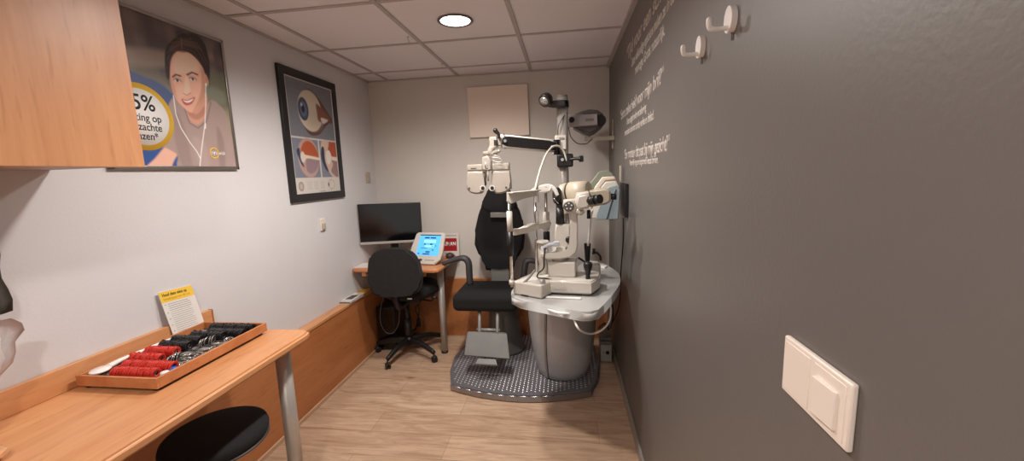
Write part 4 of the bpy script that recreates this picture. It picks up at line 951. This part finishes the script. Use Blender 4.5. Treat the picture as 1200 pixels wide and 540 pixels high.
# ------------------------------------------------------------------ projector on wall bracket
t = thing('chart_projector', at(686, 158, 2.95), 'grey chart projector on a wall arm beside the steel column', 'projector')
y = 2.88
m = MB(); m.prism(pp([(665.5, 134.5), (700, 133), (700.5, 146.5), (666, 148.5)], y), (0, .05, 0), bevel=.004, seg=2); m.build('front_face', mat('projector_silver', (178, 170, 168), .4, .1), t)
m = MB(); m.prism(pp([(684, 129), (692, 127.5), (701, 128.5), (707, 133), (709, 141), (706, 149), (699, 155), (692, 158), (684, 156), (672, 149), (672, 134)], y+.052), (0, .17, 0), bevel=.02, seg=3); m.build('housing', mat('projector_dark', (104, 97, 94), .45, .0), t)
m = MB(); a = at(703.5, 141, y+.045); m.cyl(a, a+Vector((0, .10, 0)), .040, n=28); m.build('rear_cover', BLACK, t)
m = MB(); a = at(669.8, 140.5, y-.002); m.cyl(a+Vector((0, .01, 0)), a+Vector((0, -.010, 0)), .019, n=24); m.build('lens', mat('dark_lens_glass', (16, 14, 20), .1), t)
m = MB(); m.prism(pp([(686, 139), (696, 138.5), (696, 141.5), (686, 142)], y-.002), (0, .003, 0)); m.build('badge', GREYM, t)
m = MB(); m.tube([at(666, 148, y+.02), at(669, 160, y+.02), at(677, 168, y+.02), at(688, 168, y+.04), at(694, 162, y+.06)], .0032, 8); m.build('cord', DGREY, t)
t = thing('projector_wall_arm', (0, 3.02, 1.60), 'cream bracket arm on the grey wall carrying the projector', 'bracket')
m = MB(); m.box((-.006, 3.04, 1.68), (.011, .03, .205), bevel=.003); m.build('wall_plate', IVORY, t)
a = at(687, 163, 2.99); m = MB(); m.box(((a.x-.01)/2, 3.0, a.z), (-a.x-.01+.02, .035, .030), bevel=.003); m.build('arm', IVORY, t)
m = MB(); m.cyl((a.x+.01, 3.0, a.z-.012), (a.x+.01, 3.0, a.z+.055), .016, n=20); m.build('pivot', IVORY, t)

# ------------------------------------------------------------------ rack of rounded panels on the grey wall
t = thing('test_panel_rack', (-.03, 2.42, 1.12), 'fan of rounded pastel panels mounted on the grey wall beside the slit lamp', 'panel rack')
defs = [('sage', (134, 140, 124), 2.50, [(702, 201), (712, 199.5), (718, 203), (722, 212), (722, 246), (700, 250), (690, 243), (686, 228), (689, 218)]),
        ('cream', (204, 190, 148), 2.465, [(706, 207.5), (720, 206.5), (724, 215), (724, 250), (695, 252), (689, 240), (694, 226), (698, 218)]),
        ('taupe', (150, 136, 116), 2.435, [(709, 210.5), (721, 209.5), (725, 216), (724, 252), (696, 253), (692, 244), (699, 228), (703, 218)]),
        ('white', (222, 214, 200), 2.405, [(710, 213), (722, 212), (726, 218), (724, 254), (691.5, 256), (691, 250), (698, 238), (705, 219)]),
        ('blue', (150, 166, 174), 2.375, [(713, 219), (724, 217), (727, 222), (724.5, 257), (698, 257.5), (700, 250), (706, 234), (709, 224)])]
for nm, col, y, ol in defs:
    m = MB(); m.prism(pp(ol, y), (0, .020, 0), bevel=.004, seg=2); o = m.build('panel', mat(nm+'_panel', col, .45, var=.03), t); o['label'] = nm+' rounded panel'
m = MB(); a = at(717, 236, 2.372); b_ = at(711, 257, 2.372); m.tube([at(722, 222, 2.372), a, b_], .003, 6); m.build('seam', DGREY, t)
m = MB(); m.box((-.012, 2.42, 1.25), (.022, .20, .19), bevel=.004); m.build('backing', BLACK, t)
m = MB(); m.box((-.018, 2.535, 1.40), (.01, .03, .10), bevel=.002); m.build('hanger', IVORY, t)
m = MB(); m.tube([(-.02, 2.38, 1.16), (-.018, 2.40, 1.0), (-.024, 2.45, .8), (-.012, 2.6, .55), (-.02, 2.9, .30)], .004, 8); m.build('cord', BLACK, t)

# ------------------------------------------------------------------ power block on floor by the right wall
t = thing('power_block', (-.075, 2.95, 0), 'white mains box with a black socket on the floor by the grey wall', 'power box')
a, b_ = at(708, 403, 2.88), at(721, 428, 2.88)
m = MB(); m.box((-.068, 2.965, .07), (.082, .16, .135), bevel=.004); m.build('case', mat('dull_white_box', (190, 184, 178), .5), t)
m = MB(); m.cyl((-.058, 2.886, .075), (-.058, 2.880, .075), .014, n=20); m.build('socket', BLACK, t)
m = MB(); m.cyl((-.088, 2.886, .075), (-.088, 2.882, .075), .004, n=12); m.build('indicator', BLACK, t)
for x in (-.1, -.036):
    m = MB(); m.box((x, 2.965, .002), (.012, .14, .004)); m.build('foot', BLACK, t)
for k in range(2):
    m = MB(); m.box((-.07, 2.96+.01*k, .1395+.012+.026*k), (.085, .15, .022), bevel=.003)
    tag(m.build('adapter', mat('grey_adapter', (128, 122, 118), .5)), ('lower' if k == 0 else 'upper')+' flat grey adapter stacked on the white mains box', 'adapter', 'adapters on the mains box')
m = MB()
for k in range(6): m.tube([(-.11+.012*k, 2.95, .225), (-.12+.014*k, 2.93, .25+.01*(k % 3)), (-.08+.008*k, 2.95, .27+.012*(k % 2)), (-.04, 2.96+.01*k, .225)], .004, 6)
m.tube([(-.03, 2.97, .23), (-.02, 2.9, .32), (-.03, 2.8, .45), (-.06, 2.7, .6), (-.08, 2.6, .70)], .005, 8)
tag(m.build('cable_tangle', DGREY), 'tangle of dark cables above the adapters by the grey wall', 'cables')

# ------------------------------------------------------------------ treatment chair
t = thing('treatment_chair', (-.90, 2.95, PT), 'black padded treatment chair with grey footrest on the platform', 'treatment chair')
yb = 3.04
m = MB(); m.prism(pp([(566, 238), (576, 236), (592, 236), (603, 238), (608, 247), (612, 260), (614.5, 278), (613, 292), (608, 300), (602, 304), (601, 317), (585, 318.5), (569, 317), (568, 305), (560, 298), (555.5, 287), (556.5, 270), (560.5, 252), (562, 246)], yb), (0, .075, 0), bevel=.020, seg=3); m.build('backrest', BLACKF, t)
m = MB(); m.prism(pp([(568, 230), (573, 220), (584, 215), (594, 219), (600, 229), (606, 242), (600, 247), (584, 248), (568, 247.5), (563, 243)], yb-.008), (0, .07, 0), bevel=.020, seg=3, smooth=2); m.build('headrest', BLACKF, t)
m = MB(); m.prism(pp([(574.5, 249), (594, 249), (594, 255), (574.5, 255)], yb-.032), (0, .04, 0), bevel=.004); m.build('headrest_bar', GREYM, t)
m = MB(); a, b_ = at(575, 318, 3.05), at(597, 332, 3.05); m.box(((a.x+b_.x)/2, 3.07, .60), (b_.x-a.x, .03, .20), bevel=.006); m.build('back_bracket', GREYM, t)
m = MB(); l, r_ = at(530.5, 350, 2.68).x, at(606, 350, 2.68).x
m.box(((l+r_)/2, 2.855, .522), (r_-l, .42, .125), bevel=.04, seg=5); m.build('seat', BLACKF, t)
m = MB(); m.box(((l+r_)/2+.03, 2.87, .47), (.30, .30, .05), bevel=.01); m.build('seat_pan', GREYM, t)
for s_, pts in ((-1, [(519, 309), (534, 303.5), (544, 302.5), (549, 308), (550, 320), (551, 333)]), (1, [(632, 309), (624, 305), (617, 306), (615, 314), (614, 322), (613, 333)])):
    m = MB(); m.tube([at(a, b_, 2.93-.0*i) for i, (a, b_) in enumerate(pts)], [.016, .020, .024, .025, .025, .024], 14, sx=1.4); m.build('armrest', mat('armrest_grey', (66, 65, 67), .5), t)
    q_ = at(pts[-1][0], pts[-1][1], 2.93); m = MB(); m.tube([q_+Vector((0, 0, .01)), q_+Vector((-s_*.01, .01, -.07)), Vector(((l+r_)/2+s_*.13, 2.95, .46))], .018, 10); m.build('arm_support', GREYM, t)
m = MB(); m.lathe([(.160, PT+.001), (.156, PT+.02), (.140, .10), (.125, .22), (.115, .36), (.11, .44), (0, .44)], Matrix.Translation((-.845, 2.98, 0)), 40, sy=1.0); m.build('column', mat('chair_column_grey', (104, 102, 99), .45, .2), t)
# footrest
m = MB(); Mf = [at(547, 388, 2.60), at(594, 389.5, 2.60), at(597.5, 420.5, 2.50), at(543.7, 416, 2.50)]
nrm = (Mf[1]-Mf[0]).cross(Mf[3]-Mf[0]).normalized()
m.prism([Mf[3], Mf[2], Mf[1]+Vector((0, 0, -.01)), Mf[1]*.96+Mf[0]*.04, Mf[0]*.96+Mf[1]*.04, Mf[0]+Vector((0, 0, -.01))], nrm*-.014 if nrm.y < 0 else nrm*.014, bevel=.003); m.build('foot_plate', mat('foot_plate_grey', (110, 109, 106), .5), t)
m = MB(); m.prism([at(560, 419.5, 2.485), at(581, 420.5, 2.485), at(583, 427.5, 2.455), at(556.5, 426, 2.455)], (0, .004, -.014), bevel=.002); m.build('toe_step', mat('toe_step_grey', (112, 110, 107), .5, .1), t)
for px in (562, 583):
    m = MB(); m.tube([at(px, 364, 2.70), at(px, 378, 2.64), at(px, 392, 2.605)], .012, 10, sub=3); m.build('footrest_bar', GREYM, t)
m = MB(); m.cyl(at(559, 386, 2.625), at(586, 387, 2.625), .012); m.build('footrest_crossbar', GREYM, t)
m = MB(); m.tube([at(570, 425, 2.48), (-.86, 2.62, .10), (-.85, 2.80, .13)], .012, 8); m.build('footrest_strut', GREYM, t)

# ------------------------------------------------------------------ slit lamp
TT = .7903
t = thing('slit_lamp', (-.42, 2.12, TT), 'cream slit lamp microscope with chin rest on the instrument table', 'slit lamp')
ang = math.radians(-14)
def rb(c, size, bevel=.008, nm=None, mt=CREAM, rz=ang, par=t, seg=3):
    m = MB(); m.box(c, size, rz=rz, bevel=bevel, seg=seg); return m.build(nm, mt, par)
# base box under the chin rest
a = atz(601, 344.5, TT+.002); b_ = atz(635, 350.5, TT+.002)
u = (b_-a); u.z = 0; L_ = u.length; u.normalize(); v = Vector((-u.y, u.x, 0)); uz = math.atan2(u.y, u.x)
c = a+u*L_/2+v*.14
rb((c.x, c.y, TT+.038), (L_, .28, .072), .010, 'chinrest_base', rz=uz)
m = MB(); c2 = a+u*L_*.42-v*.001; m.box((c2.x, c2.y, TT+.006), (.045, .004, .004), rz=uz); m.build('base_slot', BLACK, t)
m = MB(); a2 = at(634.5, 330, 1.99); m.cyl(a2, a2+Vector((.012, -.012, 0)), .015, n=20, bevel=.002); m.build('lock_knob', STEEL, t)
# sliding carriage
a = atz(636, 343, TT+.010); b_ = atz(693, 345.5, TT+.010); u = b_-a; u.z = 0; L1 = u.length; u.normalize(); v = Vector((-u.y, u.x, 0)); uz2 = math.atan2(u.y, u.x)
P6 = [a-u*.02, b_, atz(703, 338.5, TT+.010), atz(703, 338.5, TT+.010)+v*.10, b_+v*.24, a+v*.24-u*.02]
m = MB(); m.prism([(p.x, p.y, TT+.010) for p in P6], (0, 0, .068), bevel=.008, seg=3); m.build('carriage', CREAM, t)
m = MB(); q_ = [a+u*.02+v*.02, b_-u*.05+v*.02, b_-u*.05+v*.2, a+u*.02+v*.2]; m.prism([(p.x, p.y, TT) for p in q_], (0, 0, .011)); m.build('glide', BLACK, t)
m = MB(); a3 = atz(640, 347.5, TT+.004); b3 = atz(681, 350, TT+.004); m.box((*((a3+b3)/2).xy, TT+.004), ((b3-a3).length, .02, .007), rz=uz2, bevel=.002); m.build('rail_guard', WHITEP, t)
def onfront(f, z, w_, h_, nm, mt):
    p = a+u*(L1*f)-v*.0035; m = MB(); m.box((p.x, p.y, z), (w_, .003, h_), rz=uz2); return m.build(nm, mt, t)
onfront(.13, TT+.044, .017, .020, 'warning_sticker', mat('sticker_yellow', (220, 206, 96), .5)); onfront(.34, TT+.043, .07, .014, 'rating_plate', mat('rating_plate', (200, 192, 184), .4, var=.1, scale=200)); onfront(.60, TT+.034, .006, .006, 'screw', STEEL)
# block on the carriage
a4 = at(643, 327, 2.10); b4 = at(672, 328, 2.07)
cx4 = (a4.x+b4.x)/2; zq1, zq0 = at(658, 307, 2.09).z, at(658, 325, 2.09).z
rb((cx4+.012, 2.155, (zq0+zq1)/2), (.148, .13, zq1-zq0), .008, 'cross_slide', rz=uz2+.0)
rb((cx4+.016, 2.155, (zq0+TT+.076)/2), (.130, .11, zq0-TT-.074), .002, 'slide_plinth', IVORY, rz=uz2)
# joystick
p = atz(689, 326.5, TT+.078); m = MB()
m.lathe([(.013, 0), (.012, .010), (.011, .024), (.015, .040), (.021, .060), (.0235, .076), (.021, .088), (.012, .092), (0, .093)], Matrix.Translation((p.x, p.y, TT+.0765)), 24); m.build('joystick', BLACK, t)
# swing arm (L shape), lower arm and upright
y1 = 2.10
m = MB(); m.prism(pp([(668, 246), (677, 245), (677.5, 288), (675.5, 296), (669, 301.5), (656, 304), (642, 304), (633, 302), (632.5, 296), (645, 297), (658, 296.5), (665.5, 293), (668.5, 286)], y1-.02), (0, .055, 0), bevel=.007, seg=3); m.build('microscope_arm', CREAM, t)
m = MB(); m.cyl((at(656, 300, 2.14).x, 2.15, zq1-.001), (at(656, 300, 2.14).x, 2.15, at(656, 288, 2.15).z), .045, .038, n=28, bevel=.003); m.build('pivot', CREAM, t)
# illumination tower
m = MB(); P7 = pp([(651, 263), (668, 263), (669.5, 292), (666, 295.5), (652, 295), (649.5, 278)], 2.13); m.prism(P7, (0, .06, 0), bevel=.008, seg=3); m.build('illumination_base', CREAM, t)
for px, py in ((666.5, 280.5), (666, 291.5)):
    m = MB(); a = at(px, py, 2.125); m.cyl(a+Vector((0, .01, 0)), a+Vector((0, -.022, 0)), .017 if py < 285 else .014, n=24, bevel=.003); m.build('slit_knob', BLACK, t)
m = MB(); m.cyl(at(656, 262, 2.15), at(656, 243, 2.15), .021, n=24); m.cyl(at(656, 247, 2.15), at(655, 237, 2.15), .017, n=24); m.build('lamp_tube', BLACK, t)
m = MB(); a = at(652.5, 229, 2.15); m.cyl(a+Vector((-.014, -.004, 0)), a+Vector((.014, .004, .0)), .043, n=32, bevel=.004); m.build('filter_wheel', BLACK, t)
m = MB(); m.cyl(at(648.5, 232, 2.10), at(654.5, 238.5, 2.10), .0022, n=8); m.build('mirror_lever', CHROME, t)
m = MB(); m.tube([at(645.5, 217, 2.11), at(650, 222, 2.11), at(653.5, 229, 2.11)], [.006, .011, .009], 10, sx=.5); m.build('deflector', WHITEP, t)
m = MB(); m.cyl(at(661.5, 262, 2.16), at(661.5, 246, 2.16), .005, n=10); m.cyl(at(665.5, 262, 2.16), at(665.5, 246, 2.16), .004, n=10); m.build('guide_rods', CHROME, t)
# lamp housing drums
A, B = at(658, 227, 2.20), at(690, 223, 2.12)
m = MB(); m.cyl(A, A+(B-A)*.30, .050, .056, n=36, bevel=.004); m.build('lamp_housing', IVORY, t)
m = MB(); m.cyl(A+(B-A)*.30, A+(B-A)*.33, .055, n=36); m.build('housing_gap', BLACK, t)
m = MB(); m.cyl(A+(B-A)*.33, B, .058, .050, n=36, bevel=.006); m.build('housing_cap', IVORY, t)
# microscope body
m = MB(); P8 = pp([(660, 234.5), (675, 233), (676, 249), (661, 251)], y1-.035); m.prism(P8, (0, .09, 0), bevel=.008, seg=3); m.build('magnification_body', CREAM, t)
m = MB(); a = at(666.5, 241.5, y1-.036); m.cyl(a, a+Vector((0, -.016, 0)), .0265, n=32, bevel=.003); kn = m.build('magnification_knob', mat('knob_grey', (92, 88, 84), .35, .4), t)
m = MB()
for k in range(5):
    an = k*2*PI/5+.3; a = at(666.5, 241.5, y1-.052)+Vector((.015*math.cos(an), 0, .015*math.sin(an))); m.cyl(a, a+Vector((0, -.002, 0)), .004, n=10)
m.build('knob_marks', WHITEP, kn)
m = MB(); P9 = pp([(676, 228.5), (690, 226), (693, 238), (690, 244.5), (678, 246.5), (674, 238)], y1-.09); m.prism(P9, (.0, .115, .01), bevel=.012, seg=3); m.build('binocular_head', CREAM, t)
m = MB(); m.tube([at(676, 246, y1-.03), at(680, 249, y1-.03), at(684, 246, y1-.03)], [.016, .015, .012], 12); m.build('head_joint', CREAM, t)
d = (at(706, 233, y1-.14)-at(690, 235.5, y1-.07)).normalized()
for k, (a, ln_) in enumerate(((at(690.5, 235.0, y1-.075), .075), (at(697, 229.5, y1+.02), .085))):
    if k == 0:
        m = MB(); m.cyl(a, a+d*ln_*.45, .021, n=28); m.cyl(a+d*ln_*.45, a+d*ln_*.62, .0235, n=28); m.cyl(a+d*ln_*.62, a+d*ln_, .021, .0225, n=28); m.build('eyepiece', BLACK, t)
        m = MB(); m.cyl(a+d*ln_*.98, a+d*(ln_*.98+.003), .014, n=24); m.build('eyepiece_lens', mat('dark_lens_glass2', (30, 30, 38), .08), t)
m = MB(); P10 = pp([(688, 223.5), (708, 220.5), (716, 222), (716, 236), (711, 239.5), (690, 243)], y1+.0); m.prism(P10, (0, .07, 0), bevel=.010, seg=3); m.build('beam_splitter', IVORY, t)
m = MB(); a = at(716, 230.5, y1+.03); m.cyl(a, a+Vector((.028, -.004, 0)), .017, .015, n=24); m.build('side_port', BLACK, t)
m = MB(); m.cyl(at(690, 246, y1), at(690, 256, y1), .010, n=14); m.build('focus_rod_grip', BLACK, t)
m = MB(); m.tube([at(680, 247, y1), at(676, 252, y1+.02), at(676, 258, y1+.03)], .006, 8); m.build('strut', CREAM, t)
# left yoke: post with white cap
m = MB(); a = at(636.5, 315, 2.16); m.cyl((a.x, 2.17, TT+.076), (a.x, 2.17, at(632, 285, 2.17).z), .024, .027, n=28); m.build('lamp_post', CREAM, t)
m = MB(); a = at(636, 283.5, 2.17); m.cyl(a+Vector((0, 0, -.008)), a+Vector((0, 0, .008)), .035, n=30, bevel=.004); m.build('post_cap', CREAM, t)
m = MB(); m.tube([at(637, 291, 2.10), at(644, 287, 2.09), at(652, 286, 2.09)], [.012, .012, .010], 10); m.box(at(652, 285.5, 2.09), (.032, .022, .026), bevel=.004); m.build('angle_scale', mat('pale_blue_scale', (186, 190, 196), .3), t)
m = MB(); m.tube([at(639, 290, 2.08), at(637.5, 302, 2.08), at(637, 314, 2.07), at(631, 320, 2.06), at(630, 325, 2.06), at(638, 326, 2.05), at(648, 328, 2.05), at(654, 329, 2.05)], .0042, 8); m.box(at(655, 329.5, 2.05), (.02, .012, .012)); m.build('black_lead', BLACK, t)
m = MB(); m.tube([at(627, 316, 2.03), at(621, 324, 2.02), at(614, 331, 2.01), at(610, 333, 2.01)], [.006, .007, .007, .005], 8); m.build('grey_lead', GREYM, t)
# chin rest frame
Lb = Vector((-.640, 2.02, TT+.068)); Rb = Vector((at(641, 300, 2.27).x, 2.27, TT+.068))
zt = at(598, 229, 2.02).z
def up(b_, z): return Vector((b_.x, b_.y, z))
zc = lambda py: at(602, py, 2.02).z
m = MB(); m.cyl(up(Lb, TT+.06), up(Lb, zc(328)), .016, .013, n=20); m.build('post_socket', CREAM, t)
m = MB(); m.cyl(up(Lb, zc(336)), up(Lb, zc(228)), .009, n=20); m.build('chrome_post', CHROME, t)
m = MB(); m.cyl(up(Lb, zc(300)), up(Lb, zc(271)), .015, .019, n=20, bevel=.003); m.build('grip', BLACK, t)
m = MB(); m.cyl(up(Lb, zc(274)), up(Lb, zc(247)), .015, n=20, bevel=.003); m.build('post_sleeve', CREAM, t)
zr = lambda py: at(641, py, 2.27).z
m = MB(); m.cyl(up(Rb, TT+.0), up(Rb, zr(219)), .009, n=20); m.build('chrome_post', CHROME, t)
m = MB(); m.cyl(up(Rb, zr(283)), up(Rb, zr(271)), .019, n=20, bevel=.003); m.build('grip', BLACK, t)
m = MB(); m.cyl(up(Rb, zr(270)), up(Rb, zr(248)), .019, n=20, bevel=.003); m.build('post_sleeve', CREAM, t)
Mb = (Lb+Rb)/2+Vector((-.03, .04, 0)); Mb = Vector((at(627, 240, 2.22).x, 2.22, TT+.068))
m = MB(); m.cyl(up(Mb, TT), up(Mb, at(627, 224, 2.22).z), .008, n=16); m.build('centre_post', CHROME, t)
m = MB(); m.box(up(Mb, at(627, 258, 2.22).z)+Vector((.008, 0, 0)), (.022, .014, .10), bevel=.002); m.box(up(Mb, at(627, 232, 2.22).z)+Vector((.01, 0, 0)), (.024, .018, .05), bevel=.002); m.build('height_scale', STEEL, t)
# forehead band
HL = [at(594, 227, 2.0), at(610, 225.5, 2.09), at(626, 223.5, 2.20)]
m = MB(); bl2 = [at(593.5, 226.5, 2.00), at(627, 223.5, 2.20), at(627, 229.5, 2.20), at(610, 233.5, 2.09), at(597.5, 238.5, 2.00), at(593.5, 236, 2.00)]
m.prism(bl2[::-1], (.010, -.006, 0), bevel=.0015); m.prism([at(593.5, 226.5, 2.0), at(627, 223.5, 2.2), at(627, 223.5, 2.2)+Vector((.035, -.02, 0)), at(593.5, 226.5, 2.0)+Vector((.035, -.02, 0))], (0, 0, .006), bevel=.001); m.build('forehead_band', CREAM, t)
m = MB(); ha = [at(619, 224.5, 2.18), at(627, 219, 2.24), at(637, 216.5, 2.28), at(644, 216, 2.28), at(647, 219, 2.27), at(645, 224, 2.26), at(639, 227, 2.25), at(634, 224, 2.24), at(628, 226, 2.22), at(621, 228, 2.18)]
m.prism(ha[::-1], (.004, .030, .004), bevel=.004, seg=3); m.build('headrest_bow', CREAM, t)
# chin cup
m = MB(); cc = [at(600, 268, 2.0), at(604, 268.5, 2.0), at(609, 266, 2.03), at(613, 266, 2.05), at(616, 262.5, 2.07), at(622, 261.5, 2.10), at(625, 263, 2.13), at(624, 270, 2.13), at(612, 273.5, 2.06), at(600, 276, 2.0)]
m.prism(cc[::-1], (.035, .022, .0), bevel=.005, seg=3); m.build('chin_cup', CREAM, t)
m = MB(); cc = [at(626, 265, 2.2), at(634, 261.5, 2.23), at(644, 258, 2.25), at(646, 262, 2.25), at(644, 268, 2.25), at(634, 268.5, 2.23)]
m.prism(cc[::-1], (0, .02, .0), bevel=.005, seg=3); m.build('chin_cup_bracket', CREAM, t)
# other things on the table behind the slit lamp
t = thing('handheld_ophthalmoscope', atz(689, 318, TT), 'black handheld ophthalmoscope standing in a white charger behind the joystick', 'ophthalmoscope')
p = Vector((at(694, 300, 2.36).x, 2.40, TT))
m = MB(); m.box(p+Vector((0, 0, .045)), (.10, .09, .088), bevel=.02, seg=4); m.build('charger', CREAM, t)
m = MB(); a = at(688.5, 303, 2.34); m.cyl(Vector((a.x, 2.345, TT+.09)), Vector((a.x-.0, 2.345, at(688, 285, 2.34).z)), .013, .020, n=20, bevel=.003); m.build('handle', BLACK, t)
m = MB(); m.tube([at(689, 288, 2.33), at(691, 270, 2.33), at(692, 256, 2.30), at(694, 246, 2.28)], .007, 8); m.build('white_lead', WHITEP, t)
m = MB(); m.tube([at(678, 302, 2.28), at(684, 306, 2.30), at(688, 310, 2.32)], .006, 8); m.build('black_clip', BLACK, t)
m = MB(); m.tube([at(694, 297, 2.36), at(699, 296, 2.355), at(703, 300, 2.35), at(704, 305, 2.35)], .007, 8); m.tube([at(696, 297, 2.36), at(696, 291, 2.36)], .008, 8, sub=1); m.build('black_clip', BLACK, t)
m = MB(); a = atz(703, 313, TT); m.box((a.x, a.y, TT+.006), (.09, .05, .012), rz=-.5, bevel=.002); tag(m.build('white_remote', WHITEP), 'small white flat device lying at the back of the instrument table', 'device')

# ------------------------------------------------------------------ camera, world, view
cd = bpy.data.cameras.new('camera'); cd.sensor_width = 36; cd.lens = FOC/1200*36; cd.clip_start = .02
co = bpy.data.objects.new('camera', cd); C.objects.link(co)
co.matrix_world = Matrix.Translation(CAM) @ Matrix((CR, CU, -FW)).transposed().to_4x4()
bpy.context.scene.camera = co
w = bpy.data.worlds.new('world'); bpy.context.scene.world = w; w.use_nodes = True
w.node_tree.nodes['Background'].inputs['Color'].default_value = (.5, .45, .42, 1); w.node_tree.nodes['Background'].inputs['Strength'].default_value = .2
vs = bpy.context.scene.view_settings; vs.view_transform = 'Standard'; vs.look = 'None'; vs.gamma = 1; vs.use_curve_mapping = False; vs.exposure = .1
